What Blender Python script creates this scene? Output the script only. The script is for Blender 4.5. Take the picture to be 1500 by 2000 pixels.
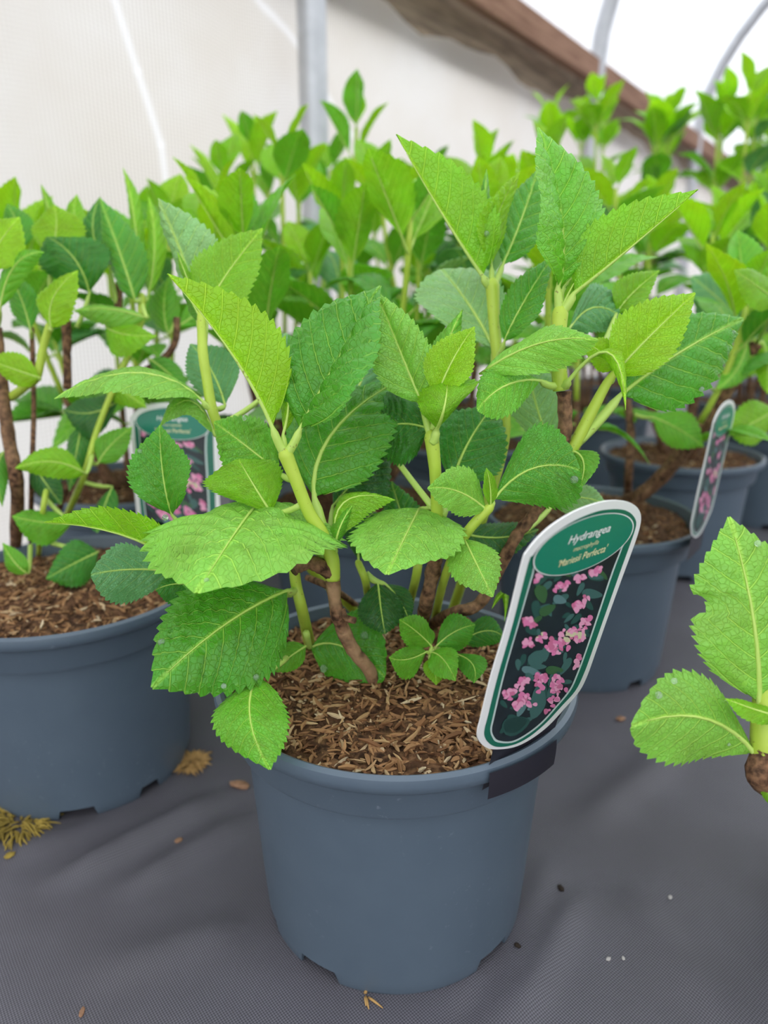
import bpy, bmesh, math, random
from mathutils import Vector, Matrix, noise
for o in list(bpy.data.objects): bpy.data.objects.remove(o)
sc = bpy.context.scene
COL = sc.collection
# ------------------------------------------------------------------ camera
F = 1450.0; CAMH = 0.39; PITCH = math.radians(17.0)
cam = bpy.data.cameras.new('camera'); camo = bpy.data.objects.new('camera', cam); COL.objects.link(camo)
cam.sensor_fit = 'VERTICAL'; cam.sensor_height = 36.0; cam.lens = F/2000*36.0
cam.clip_start = 0.01; cam.clip_end = 200
camo.location = (0, 0, CAMH); camo.rotation_euler = (math.pi/2-PITCH, 0, 0)
cam.dof.use_dof = True; cam.dof.focus_distance = 0.385; cam.dof.aperture_fstop = 5.6
sc.camera = camo
# ------------------------------------------------------------------ overcast sky and exposure
w = bpy.data.worlds.new('sky'); sc.world = w; w.use_nodes = True
bgn = w.node_tree.nodes['Background']; bgn.inputs[0].default_value = (0.93, 0.96, 1.0, 1); bgn.inputs[1].default_value = 1.0
vs = sc.view_settings; vs.view_transform = 'Standard'; vs.look = 'None'; vs.gamma = 1.0; vs.use_curve_mapping = False
vs.exposure = 1.43
# ------------------------------------------------------------------ pixel helpers
_r = Vector((1, 0, 0)); _u = Vector((0, math.sin(PITCH), math.cos(PITCH))); _f = Vector((0, math.cos(PITCH), -math.sin(PITCH)))
CP = Vector((0, 0, CAMH))
def ray(x, y): return _r*((x-750)/F) - _u*((y-1000)/F) + _f
def px(x, y, d): return CP + ray(x, y)*d
def onz(x, y, z=0.0):
    r = ray(x, y); return CP + r*((z-CAMH)/r.z)
# ------------------------------------------------------------------ object helpers
def link(o, parent=None):
    COL.objects.link(o)
    if parent is not None: o.parent = parent
    return o
def mobj(name, verts, faces, mats, parent=None, smooth=True, uvs=None, mi=None, org=None):
    me = bpy.data.meshes.new(name)
    if org is not None: verts = [Vector(v)-org for v in verts]
    me.from_pydata([tuple(v) for v in verts], [], faces)
    for m in (mats if isinstance(mats, (list, tuple)) else [mats]): me.materials.append(m)
    if mi is not None: me.polygons.foreach_set('material_index', mi)
    if smooth: me.polygons.foreach_set('use_smooth', [True]*len(me.polygons))
    if uvs is not None:
        ul = me.uv_layers.new(name='UVMap'); flat = []
        li = [0]*len(me.loops); me.loops.foreach_get('vertex_index', li)
        for i in li: flat += uvs[i]
        ul.data.foreach_set('uv', flat)
    me.update()
    return link(bpy.data.objects.new(name, me), parent)
def thing(name, label, cat, loc=(0, 0, 0), group=None):
    o = bpy.data.objects.new(name, None); o.location = loc; o.empty_display_size = 0.02
    COL.objects.link(o); tag(o, label, cat, group); return o
def tag(o, label, cat, group=None):
    o['label'] = label; o['category'] = cat
    if group: o['group'] = group
    return o
def struct(o, label=None):
    o['kind'] = 'structure'
    if label: o['label'] = label
    return o
def tube(pts, rads, n=8, caps=True):
    """verts, faces of a swept tube through pts"""
    V = []; Fc = []
    m = len(pts); prev = None
    for i in range(m):
        t = (pts[min(i+1, m-1)]-pts[max(i-1, 0)]).normalized()
        if prev is None:
            a = Vector((0, 0, 1)) if abs(t.z) < .9 else Vector((1, 0, 0))
            prev = t.cross(a).normalized()
        nx = (prev - t*prev.dot(t)).normalized(); ny = t.cross(nx); prev = nx
        for k in range(n):
            a = 2*math.pi*k/n
            V.append(pts[i] + (nx*math.cos(a)+ny*math.sin(a))*rads[i])
    for i in range(m-1):
        for k in range(n):
            k2 = (k+1) % n
            Fc.append((i*n+k, i*n+k2, (i+1)*n+k2, (i+1)*n+k))
    if caps:
        Fc.append(tuple(range(n))[::-1]); Fc.append(tuple(range((m-1)*n, m*n)))
    return V, Fc
def spline(ctrl, per=6):
    """Catmull-Rom through ctrl: list of (Vector, radius)"""
    P = [c[0] for c in ctrl]; R = [c[1] for c in ctrl]; out = []; rr = []
    for i in range(len(P)-1):
        p0 = P[max(i-1, 0)]; p1 = P[i]; p2 = P[i+1]; p3 = P[min(i+2, len(P)-1)]
        for k in range(per):
            t = k/per
            out.append(0.5*((2*p1)+(p2-p0)*t+(2*p0-5*p1+4*p2-p3)*t*t+(3*p1-p0-3*p2+p3)*t**3))
            rr.append(R[i]*(1-t)+R[i+1]*t)
    out.append(P[-1]); rr.append(R[-1]); return out, rr
# ------------------------------------------------------------------ materials
class NT:
    def __init__(s, name):
        s.m = bpy.data.materials.new(name); s.m.use_nodes = True; s.t = s.m.node_tree; s.t.nodes.clear()
        s.out = s.t.nodes.new('ShaderNodeOutputMaterial')
    def n(s, kind, **kw):
        nd = s.t.nodes.new('ShaderNode'+kind)
        for k, v in kw.items():
            if k.startswith('i_'):
                key = k[2:].replace('_', ' '); nd.inputs[key].default_value = v
            else: setattr(nd, k, v)
        return nd
    def l(s, a, b): s.t.links.new(a, b)
    def math(s, op, a, b=None, c=None, clamp=False):
        nd = s.t.nodes.new('ShaderNodeMath'); nd.operation = op; nd.use_clamp = clamp
        for i, v in enumerate((a, b, c)):
            if v is None: continue
            if isinstance(v, (int, float)): nd.inputs[i].default_value = v
            else: s.l(v, nd.inputs[i])
        return nd.outputs[0]
    def mix(s, fac, a, b, blend='MIX'):
        nd = s.t.nodes.new('ShaderNodeMix'); nd.data_type = 'RGBA'; nd.blend_type = blend
        for i, v in ((0, fac), (6, a), (7, b)):
            if isinstance(v, (int, float)): nd.inputs[i].default_value = v
            elif isinstance(v, tuple): nd.inputs[i].default_value = (*v, 1) if len(v) == 3 else v
            else: s.l(v, nd.inputs[i])
        return nd.outputs[2]
    def smooth(s, x, a, b):
        nd = s.t.nodes.new('ShaderNodeMapRange'); nd.interpolation_type = 'SMOOTHSTEP'
        s.l(x, nd.inputs[0]); nd.inputs[1].default_value = a; nd.inputs[2].default_value = b
        nd.inputs[3].default_value = 0; nd.inputs[4].default_value = 1; return nd.outputs[0]
    def bump(s, h, strength, dist):
        nd = s.n('Bump'); nd.inputs['Strength'].default_value = strength; nd.inputs['Distance'].default_value = dist
        s.l(h, nd.inputs['Height']); return nd.outputs[0]
    def pbsdf(s, col, rough=0.5, spec=0.5, normal=None, **kw):
        p = s.n('BsdfPrincipled')
        if isinstance(col, tuple): p.inputs['Base Color'].default_value = (*col, 1)
        else: s.l(col, p.inputs['Base Color'])
        if isinstance(rough, (int, float)): p.inputs['Roughness'].default_value = rough
        else: s.l(rough, p.inputs['Roughness'])
        p.inputs['Specular IOR Level'].default_value = spec
        if normal is not None: s.l(normal, p.inputs['Normal'])
        return p.outputs[0]
    def done(s, sh): s.l(sh, s.out.inputs[0]); return s.m
def noise_n(N, scale, detail=4, vec=None, dim='3D'):
    nd = N.n('TexNoise'); nd.inputs['Scale'].default_value = scale; nd.inputs['Detail'].default_value = detail
    if vec is not None: N.l(vec, nd.inputs['Vector'])
    return nd.outputs[0]
def simple(name, col, rough=0.5, spec=0.5, nscale=None, namp=0.2, bump=0, bscale=200):
    N = NT(name); tc = N.n('TexCoord').outputs['Object']; c = col; nrm = None
    if nscale:
        f = noise_n(N, nscale, 5, tc)
        c = N.mix(f, tuple(v*(1-namp*2) for v in col), tuple(min(1, v*(1+namp*2)) for v in col))
    if bump: nrm = N.bump(noise_n(N, bscale, 4, tc), bump, 0.001)
    return N.done(N.pbsdf(c, rough, spec, nrm))
NV = 8.0
def leaf_material():
    N = NT('hydrangea_leaf')
    uv = N.n('UVMap'); uv.uv_map = 'UVMap'
    sp = N.n('SeparateXYZ'); N.l(uv.outputs[0], sp.inputs[0])
    x = N.math('ABSOLUTE', N.math('SUBTRACT', sp.outputs[0], .5)); v = sp.outputs[1]
    t0 = N.math('SUBTRACT', N.math('SUBTRACT', v, N.math('MULTIPLY', x, .70)), N.math('MULTIPLY', N.math('MULTIPLY', x, x), 1.5))
    fr = N.math('FRACT', N.math('ADD', N.math('MULTIPLY', t0, NV), 10.0))
    dist = N.math('MULTIPLY', N.math('ABSOLUTE', N.math('SUBTRACT', fr, .5)), 2.0)
    vein = N.smooth(dist, .85, .97)
    vein = N.math('MULTIPLY', vein, N.smooth(x, .40, .10))
    mid = N.smooth(x, .022, .006)
    oi = N.n('ObjectInfo')
    vo = N.n('TexVoronoi'); vo.feature = 'DISTANCE_TO_EDGE'; vo.inputs['Scale'].default_value = 34
    add = N.n('VectorMath'); add.operation = 'ADD'; N.l(uv.outputs[0], add.inputs[0])
    cmb = N.n('CombineXYZ'); N.l(N.math('MULTIPLY', oi.outputs['Random'], 7.0), cmb.inputs[0]); N.l(cmb.outputs[0], add.inputs[1])
    N.l(add.outputs[0], vo.inputs['Vector'])
    net = N.smooth(vo.outputs['Distance'], .10, .01)
    allv = N.math('MAXIMUM', N.math('MULTIPLY', vein, 1.0), N.math('MAXIMUM', mid, N.math('MULTIPLY', net, .22)))
    col = oi.outputs['Color']
    nz = noise_n(N, 5, 3, add.outputs[0])
    hs = N.n('HueSaturation'); N.l(col, hs.inputs['Color'])
    N.l(N.math('ADD', N.math('MULTIPLY', nz, .5), .75), hs.inputs['Value'])
    N.l(N.math('ADD', N.math('MULTIPLY', nz, .03), .485), hs.inputs['Hue'])
    base = hs.outputs[0]
    vcol = N.mix(1.0, N.mix(1.0, base, (1.15, 1.1, 1.05), 'MULTIPLY'), (.17, .19, .04), 'ADD')
    c = N.mix(N.math('MULTIPLY', allv, .9), base, vcol)
    h = N.math('SUBTRACT', N.math('MULTIPLY', noise_n(N, 60, 3, add.outputs[0]), .15), N.math('MULTIPLY', N.math('MAXIMUM', vein, N.math('MULTIPLY', net, .40)), .6))
    nrm = N.bump(h, .8, .0016)
    p = N.pbsdf(c, .33, .46, nrm)
    tr = N.n('BsdfTranslucent'); N.l(N.mix(1.0, c, (1.2, 1.15, .6), 'MULTIPLY'), tr.inputs[0]); N.l(nrm, tr.inputs[1])
    mx = N.n('MixShader'); N.l(oi.outputs['Alpha'], mx.inputs[0]); N.l(p, mx.inputs[1]); N.l(tr.outputs[0], mx.inputs[2])
    return N.done(mx.outputs[0])
def stem_material(name, c1, c2):
    N = NT(name); tc = N.n('TexCoord').outputs['Object']
    f = noise_n(N, 60, 3, tc)
    c = N.mix(f, c1, c2)
    sp = N.smooth(noise_n(N, 420, 2, tc), .68, .74)
    c = N.mix(N.math('MULTIPLY', sp, .6), c, (.12, .05, .02))
    return N.done(N.pbsdf(c, .45, .4))
def bark_material(name='woody_bark', tan=.25):
    N = NT(name); tc = N.n('TexCoord').outputs['Object']
    f = noise_n(N, 260, 6, tc); g = noise_n(N, 55, 3, tc)
    c = N.mix(N.smooth(f, .3, .7), (.035, .016, .009), (.24, .125, .065))
    c = N.mix(N.math('MULTIPLY', N.smooth(g, .40, .65), tan), c, (.42, .26, .14))
    return N.done(N.pbsdf(c, .8, .25, N.bump(f, .8, .0015)))
def pot_material():
    N = NT('pot_plastic'); tc = N.n('TexCoord').outputs['Object']
    f = noise_n(N, 40, 4, tc)
    c = N.mix(f, (.074, .104, .138), (.092, .126, .162))
    s1 = N.smooth(noise_n(N, 240, 6, tc), .62, .82); s2 = N.smooth(noise_n(N, 14, 2, tc), .5, .7)
    c = N.mix(N.math('MULTIPLY', N.math('MULTIPLY', s1, s2), .45), c, (.34, .38, .43))
    return N.done(N.pbsdf(c, .38, .5, N.bump(noise_n(N, 500, 3, tc), .08, .0005)))
def soil_material():
    N = NT('compost'); tc = N.n('TexCoord').outputs['Object']
    f = noise_n(N, 220, 8, tc); g = noise_n(N, 45, 3, tc)
    c = N.mix(N.smooth(f, .35, .7), (.030, .014, .007), (.20, .105, .05))
    c = N.mix(N.smooth(g, .45, .7), c, (.09, .042, .02))
    return N.done(N.pbsdf(c, .9, .2, N.bump(f, 1.0, .004)))
def chip_material(name='bark_chip', dk=1.0):
    N = NT(name); oi = N.n('ObjectInfo'); geo = N.n('NewGeometry'); tc = N.n('TexCoord').outputs['Object']
    r = N.math('FRACT', N.math('ADD', oi.outputs['Random'], N.math('MULTIPLY', geo.outputs['Random Per Island'], 3.7)))
    cr = N.n('ValToRGB'); N.l(r, cr.inputs[0]); e = cr.color_ramp.elements
    e[0].position = 0; e[0].color = (.06, .026, .012, 1); e[1].position = 1; e[1].color = (.80, .66, .44, 1)
    for p, c in ((.25, (.22, .10, .042, 1)), (.5, (.46, .25, .11, 1)), (.75, (.34, .18, .08, 1)), (.9, (.62, .41, .20, 1))):
        k = e.new(p); k.color = c
    f = noise_n(N, 300, 4, tc)
    c = N.mix(f, N.mix(.55, cr.outputs[0], (.1, .05, .02)), cr.outputs[0]); c = N.mix(1.0, c, (dk, dk, dk), 'MULTIPLY')
    return N.done(N.pbsdf(c, .75, .25, N.bump(f, .5, .001)))
def fabric_material():
    N = NT('weed_fabric'); tc = N.n('TexCoord').outputs['Object']
    mp = N.n('Mapping'); N.l(tc, mp.inputs[0]); mp.inputs['Rotation'].default_value = (0, 0, .12)
    sp = N.n('SeparateXYZ'); N.l(mp.outputs[0], sp.inputs[0])
    k = 2*math.pi/.0021
    wv = noise_n(N, 30, 2, tc)
    sx = N.math('SINE', N.math('ADD', N.math('MULTIPLY', sp.outputs[0], k), N.math('MULTIPLY', wv, 2)))
    sy = N.math('SINE', N.math('ADD', N.math('MULTIPLY', sp.outputs[1], k), N.math('MULTIPLY', wv, 2)))
    wpat = N.math('ADD', N.math('MULTIPLY', N.math('MULTIPLY', sx, sy), .5), .5)
    big = N.smooth(noise_n(N, 7, 5, tc), .35, .7)
    c = N.mix(wpat, (.036, .035, .043), (.175, .168, .195))
    c = N.mix(N.math('MULTIPLY', big, .45), c, (.058, .053, .058))
    sd = N.smooth(noise_n(N, 900, 2, tc), .70, .76)
    c = N.mix(N.math('MULTIPLY', sd, .5), c, (.16, .14, .12))
    return N.done(N.pbsdf(c, .55, .45, N.bump(wpat, .35, .0006)))
# taut white fold lines in the netting, as (distance along the wall, height)
def wall_sz(x, y):
    n = Vector((.832, -.555, 0)); w0 = Vector((-.14, 1.65, 0)); r = ray(x, y); q = CP+r*((w0-n*.05-CP).dot(n)/r.dot(n))
    return ((q-w0).dot(Vector((.555, .832, 0))), q.z/1.003)
STREAK = [(wall_sz(205, -40), wall_sz(262, 130), .012), (wall_sz(262, 130), wall_sz(310, 275), .012), (wall_sz(310, 275), wall_sz(332, 420), .012), (wall_sz(490, -40), wall_sz(600, 105), .012), (wall_sz(650, 180), wall_sz(720, 280), .012)]
def netting_material():
    N = NT('white_netting'); tc = N.n('TexCoord').outputs['UV']
    sp = N.n('SeparateXYZ'); N.l(tc, sp.inputs[0])
    wv = noise_n(N, 3, 3, tc)
    sx = N.math('SINE', N.math('ADD', N.math('MULTIPLY', sp.outputs[0], 2*math.pi/.0075), N.math('MULTIPLY', wv, 5)))
    sy = N.math('SINE', N.math('ADD', N.math('MULTIPLY', sp.outputs[1], 2*math.pi/.0065), N.math('MULTIPLY', wv, 5)))
    pat = N.math('ADD', N.math('MULTIPLY', sx, .34), N.math('ADD', N.math('MULTIPLY', sy, .14), .5))
    st = noise_n(N, 2.6, 6, tc)
    c = N.mix(N.smooth(st, .35, .68), (.80, .755, .70), (.90, .885, .87))
    c = N.mix(N.math('MULTIPLY', pat, .8), c, (.46, .41, .36))
    for a, b, wd in STREAK:
        ax, ay = a; dx, dy = b[0]-ax, b[1]-ay; L2 = dx*dx+dy*dy; L = math.sqrt(L2)
        u = N.math('SUBTRACT', sp.outputs[0], ax); v = N.math('SUBTRACT', sp.outputs[1], ay)
        cr = N.math('ABSOLUTE', N.math('SUBTRACT', N.math('MULTIPLY', u, dy/L), N.math('MULTIPLY', v, dx/L)))
        t = N.math('ADD', N.math('MULTIPLY', u, dx/L2), N.math('MULTIPLY', v, dy/L2))
        m = N.math('MULTIPLY', N.smooth(cr, wd*1.1, 0.0), N.math('MULTIPLY', N.smooth(t, -.08, .02), N.smooth(t, 1.08, .98)))
        c = N.mix(N.math('MULTIPLY', m, .5), c, (.95, .95, .98))
    nrm = N.bump(pat, .3, .002)
    d = N.n('BsdfDiffuse'); N.l(c, d.inputs[0]); N.l(nrm, d.inputs['Normal'])
    t = N.n('BsdfTranslucent'); N.l(c, t.inputs[0])
    m = N.n('MixShader'); m.inputs[0].default_value = .62; N.l(d.outputs[0], m.inputs[1]); N.l(t.outputs[0], m.inputs[2])
    return N.done(m.outputs[0])
def polythene_material():
    N = NT('white_polythene'); tc = N.n('TexCoord').outputs['UV']
    mp = N.n('Mapping'); N.l(tc, mp.inputs[0]); mp.inputs['Scale'].default_value = (7, .7, 1)
    f = noise_n(N, 2.0, 4, mp.outputs[0])
    c = N.mix(N.smooth(f, .3, .7), (.74, .74, .76), (.88, .88, .90))
    d = N.n('BsdfDiffuse'); N.l(c, d.inputs[0])
    t = N.n('BsdfTranslucent'); N.l(c, t.inputs[0])
    m = N.n('MixShader'); m.inputs[0].default_value = .86; N.l(d.outputs[0], m.inputs[1]); N.l(t.outputs[0], m.inputs[2])
    return N.done(m.outputs[0])
def wood_material(name, a, b):
    N = NT(name); tc = N.n('TexCoord').outputs['Object']
    mp = N.n('Mapping'); N.l(tc, mp.inputs[0]); mp.inputs['Scale'].default_value = (1, 14, 14)
    f = noise_n(N, 6, 6, mp.outputs[0])
    c = N.mix(N.smooth(f, .3, .7), a, b)
    return N.done(N.pbsdf(c, .8, .2, N.bump(f, .4, .004)))
def galv_material():
    N = NT('galvanised_steel'); tc = N.n('TexCoord').outputs['Object']
    f = noise_n(N, 30, 4, tc)
    c = N.mix(f, (.36, .37, .39), (.55, .56, .58))
    p = N.pbsdf(c, .42, .5); pn = [n for n in N.t.nodes if n.type == 'BSDF_PRINCIPLED'][0]; pn.inputs['Metallic'].default_value = .55
    return N.done(p)
def droplet_material():
    N = NT('water'); p = N.pbsdf((.93, 1, .93), .02, .5); pn = [n for n in N.t.nodes if n.type == 'BSDF_PRINCIPLED'][0]
    pn.inputs['Transmission Weight'].default_value = .9; pn.inputs['IOR'].default_value = 1.33
    return N.done(p)
M_LEAF = leaf_material()
M_STEM = stem_material('green_stem', (.34, .49, .035), (.47, .60, .08))
M_PET = stem_material('petiole', (.36, .55, .08), (.50, .66, .16))
M_BARK = bark_material(); M_BARKT = bark_material('tan_bark', .8); M_POT = pot_material(); M_SOIL = soil_material(); M_CHIP = chip_material(); M_FIB = chip_material('compost_fibre', .9)
M_FAB = fabric_material(); M_NET = netting_material(); M_POLY = polythene_material(); M_GALV = galv_material(); M_DROP = droplet_material()
M_TIMB = wood_material('brown_timber', (.20, .105, .065), (.33, .19, .125))
M_GREY = wood_material('weathered_board', (.15, .112, .080), (.30, .235, .165))
# ------------------------------------------------------------------ the tunnel: layout along its left side wall
WD = Vector((.555, .832, 0)); WN = Vector((.832, -.555, 0))     # along the wall, and into the tunnel
W0 = Vector((-.14, 1.65, 0)); HS = 1.622                        # foot of the first hoop, hoop spacing
def wpt(s, inn, z): return W0 + WD*s + WN*inn + Vector((0, 0, z))
EAVE = 1.12; AW = 3.1; AH = 1.5
def arch(a): return (AW-AW*math.cos(a), EAVE+AH*math.sin(a))    # (inwards, z)
S0, S1 = -5.0, 16.0
def sheet(fn, us, vs_, mat, name):
    V = []; U = []; Fc = []
    for v in vs_:
        for u in us: V.append(fn(u, v)); U.append([u, v])
    n = len(us)
    for j in range(len(vs_)-1):
        for i in range(n-1): Fc.append((j*n+i, j*n+i+1, (j+1)*n+i+1, (j+1)*n+i))
    return mobj(name, V, Fc, mat, uvs=U)
def lin(a, b, n): return [a+(b-a)*i/n for i in range(n+1)]
# floor: woven weed fabric, gently creased around the pots
POTS = [(.007, .41), (-.255, .555), (.215, .74), (.42, 1.03), (-.31, .87), (-.03, .79), (.12, 1.12), (-.16, 1.16), (.67, 1.25), (.40, 1.45), (.74, 1.53), (.10, 1.5), (.98, 1.82), (.56, 1.82)]
CREASE = [((60, 1660), (330, 1530), .0040, .010), ((120, 1720), (420, 1560), .0045, .009), ((260, 1730), (480, 1600), .0035, .009), ((30, 1600), (300, 1560), -.003, .008),
          ((960, 1960), (1060, 1700), .0040, .009), ((1010, 1985), (1120, 1760), .0030, .008), ((900, 1990), (985, 1880), -.0035, .008),
          ((1230, 1760), (1420, 1990), .0022, .012), ((1150, 1600), (1300, 1480), .003, .015), ((200, 1900), (470, 1800), .002, .014)]
CR = [(onz(*a), onz(*b), h, wd) for a, b, h, wd in CREASE]
def floor_z(x, y):
    z = 0.0; p = Vector((x, y, 0))
    for a, b, h, wd in CR:
        d = b-a; t = max(-.15, min(1.15, (p-a).dot(d)/d.length_squared)); q = (p-(a+d*t)).length
        if q < wd*3: z += 2.0*h*math.exp(-(q/wd)**2)*max(0, min(1, (t+.15)*3))*max(0, min(1, (1.15-t)*3))
    z += .0022*noise.noise(Vector((x*7, y*7, 3)))+.0008*noise.noise(Vector((x*24, y*24, 1)))
    m = 1.0
    for cx, cy in POTS:
        q = math.hypot(x-cx, y-cy); m = min(m, max(0, min(1, (q-.084)/.03)))
    e = max(0, min(1, (1.9-abs(x))*2))*max(0, min(1, (2.4-y)*2))
    return z*m*e
xs = sorted(set(lin(-6, -1, 5)+lin(-1, -.55, 8)+lin(-.55, .55, 150)+lin(.55, 1.6, 16)+lin(1.6, 14, 10)))
ys = sorted(set(lin(-5, .1, 6)+lin(.1, 1.0, 140)+lin(1.0, 2.4, 20)+lin(2.4, 16, 10)))
fl = sheet(lambda x, y: Vector((x, y, floor_z(x, y))), xs, ys, M_FAB, 'floor'); struct(fl, 'dark grey woven weed control fabric covering the ground')
gm = simple('outside_ground', (.20, .17, .09), .9, .1, 3, .3)
g = mobj('ground', [(-40, -40, -.03), (40, -40, -.03), (40, 40, -.03), (-40, 40, -.03)], [(0, 1, 2, 3)], gm, smooth=False); struct(g, 'rough earth outside the tunnel')
# netting side wall with its slack, wavy top edge
def net_top(s):
    return 1.000+.016*math.sin(s*9+.5)+.008*math.sin(s*21+1)
def netf(u, v):
    z = v*net_top(u)
    bulge = -.05-.035*math.sin(math.pi*min(1, v))*math.sin(u*2.2+.6)+.008*math.sin(u*9+v*5)
    return wpt(u, bulge, z)
wl = sheet(netf, lin(S0, S1, 260), lin(0, 1, 14), M_NET, 'wall_left'); struct(wl, 'off-white knitted netting side wall sagging below a grey board')
M_RIGHT = M_NET
wr = sheet(lambda u, v: wpt(u, 2*AW+.05, v*(EAVE)), lin(S0, S1, 30), lin(0, 1, 4), M_RIGHT, 'wall_right'); struct(wr, 'off-white netting on the far side of the tunnel')
ce = sheet(lambda u, a: wpt(u, arch(a)[0]-.05*math.cos(a), arch(a)[1]+.05*math.sin(a)+.0), lin(S0, S1, 80), lin(.022, math.pi-.022, 36), M_POLY, 'ceiling'); struct(ce, 'white polythene tunnel cover')
# hoops
for k in range(-2, 9):
    s = k*HS
    pts = [wpt(s, 0, z) for z in lin(-.03, EAVE-.05, 6)]+[wpt(s, *arch(a)) for a in lin(0, math.pi, 40)]+[wpt(s, 2*AW, z) for z in lin(EAVE-.05, -.03, 6)]
    V, Fc = tube(pts, [.029]*len(pts), 14)
    o = mobj('tunnel_hoop', V, Fc, M_GALV)
    lab = {0: 'galvanised steel tunnel hoop rising straight behind the pots, first one beyond the main plant', 1: 'galvanised steel tunnel hoop where the brown timber rail is clamped', 2: 'thin-looking galvanised hoop curving under the white cover, just past the timber joint'}.get(k, 'galvanised steel hoop holding up the white tunnel cover')
    tag(o, lab, 'tunnel hoop', 'galvanised tunnel hoops')
def wbox(name, s0, s1, in0, in1, z0, z1, mat, parent=None):
    c = wpt((s0+s1)/2, (in0+in1)/2, (z0+z1)/2); L = (s1-s0)/2; T = (in1-in0)/2; H = (z1-z0)/2
    bm = bmesh.new(); bmesh.ops.create_cube(bm, size=2); bmesh.ops.scale(bm, vec=(L, T, H), verts=bm.verts)
    bmesh.ops.bevel(bm, geom=bm.edges[:], offset=.003, segments=1, affect='EDGES')
    me = bpy.data.meshes.new(name); bm.to_mesh(me); bm.free(); me.materials.append(mat)
    o = bpy.data.objects.new(name, me); link(o, parent); o.location = c
    o.rotation_euler = (0, 0, math.atan2(WD.y, WD.x)); return o
for k in range(-1, 4):
    o = wbox('timber_rail', k*HS+.03, (k+1)*HS-.03, -.012, .022, 1.072, 1.152, M_TIMB)
    tag(o, {0: 'long brown timber rail running to the clamped hoop above the netting', 1: 'brown timber rail length beyond the clamped hoop, mostly behind leaves'}.get(k, 'brown timber rail fixed between tunnel hoops'), 'timber rail', 'timber rails between hoops')
    o = wbox('grey_board', k*HS+.001, (k+1)*HS-.001, -.092, -.078, .955, 1.125, M_GREY)
    tag(o, {0: 'weathered grey-brown board below the timber rail, netting sagging in front'}.get(k, 'weathered grey board under timber rail'), 'board', 'weathered boards under the rail')
for k in range(1, 2):
    P = [wpt(k*HS+.034*math.cos(a), .034*math.sin(a), 1.03) for a in lin(0, 2*math.pi, 20)]
    V, Fc = tube(P, [.006]*len(P), 8)
    tag(mobj('pipe_clamp', V, Fc, M_GALV), 'steel pipe clamp around the hoop at the timber rail', 'clamp')
# ------------------------------------------------------------------ pot, soil, chips
ZR = .165
def pot_mesh():
    prof = [(.083, 0), (.0838, .002), (.0845, .009), (.0860, .03), (.0892, .08), (.0924, .127), (.0926, .1318), (.0990, .1335), (.1000, .1355), (.1014, .152), (.1022, .1535), (.1075, .1545), (.1090, .156), (.1098, .160), (.1090, .1635), (.1065, .165), (.1040, .1635), (.1030, .159), (.0995, .150), (.0970, .138), (.0900, .126), (.0865, .08), (.0810, .012), (.0, .012)]
    n = 240; V = []; Fc = []
    cuts = [(-140, -122), (-62, -44), (18, 36), (98, 116), (-172, -160), (-20, -8), (60, 72), (140, 152)]
    def raised(a):
        d = math.degrees(a); d = (d+180) % 360-180
        return any(c0 <= d <= c1 for c0, c1 in cuts)
    for i, (r, z) in enumerate(prof):
        for k in range(n):
            a = 2*math.pi*k/n
            zz = z; rr = r
            if i < 2 and raised(a): zz = .0088+i*.0001; rr = .0845
            V.append(Vector((rr*math.cos(a), rr*math.sin(a), zz)))
    for i in range(len(prof)-1):
        for k in range(n):
            k2 = (k+1) % n; Fc.append((i*n+k, i*n+k2, (i+1)*n+k2, (i+1)*n+k))
    # inner skirt of the foot so that the cut-outs look into the hollow below
    b = len(V)
    for z, r in ((0.0, .0815), (.0115, .0815)):
        for k in range(n):
            a = 2*math.pi*k/n
            V.append(Vector((r*math.cos(a), r*math.sin(a), .0087 if (z == 0 and raised(a)) else z)))
    for k in range(n):
        k2 = (k+1) % n; Fc.append((k2, k, b+k, b+k2)); Fc.append((b+k2, b+k, b+n+k, b+n+k2))
    me = bpy.data.meshes.new('pot'); me.from_pydata([tuple(v) for v in V], [], Fc); me.materials.append(M_POT)
    me.polygons.foreach_set('use_smooth', [True]*len(me.polygons))
    me.set_sharp_from_angle(angle=math.radians(42)); me.update(); return me
POT_ME = pot_mesh()
SOILZ = .1535
def soil_h(x, y): return .006*noise.noise(Vector((x*22, y*22, 5)))+.003*noise.noise(Vector((x*70, y*70, 2)))
def soil_mesh(seed):
    V = [Vector((0, 0, SOILZ))]; Fc = []; n = 56; rings = 20
    for j in range(1, rings+1):
        r = .1000*j/rings
        for k in range(n):
            a = 2*math.pi*k/n; x = r*math.cos(a); y = r*math.sin(a)
            dz = soil_h(x+seed, y) + .002*random.uniform(-1, 1) + .007*(1-(r/.1000)**2)
            V.append(Vector((x, y, min(SOILZ+dz, .1615))))
    for k in range(n): Fc.append((0, 1+k, 1+(k+1) % n))
    for j in range(rings-1):
        for k in range(n):
            k2 = (k+1) % n; Fc.append((1+j*n+k, 1+(j+1)*n+k, 1+(j+1)*n+k2, 1+j*n+k2))
    return V, Fc
def chip_shape(rnd, L, wd, th):
    b = rnd.uniform(-.15, .15); V = []
    for i, (x, f) in enumerate(((-1, .45), (-.35, 1), (.4, .9), (1, .3))):
        y0 = b*(1-x*x)*L
        for sy, sz in ((-1, -1), (1, -1), (1, 1), (-1, 1)):
            V.append(Vector((x*L/2, y0+sy*f*wd/2, sz*f*th/2)))
    Fc = [(0, 1, 2, 3), (15, 14, 13, 12)]
    for i in range(3):
        for k in range(4):
            k2 = (k+1) % 4; Fc.append((i*4+k, i*4+k2, (i+1)*4+k2, (i+1)*4+k))
    return V, Fc
rc = random.Random(5); CHIPS = []
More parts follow.
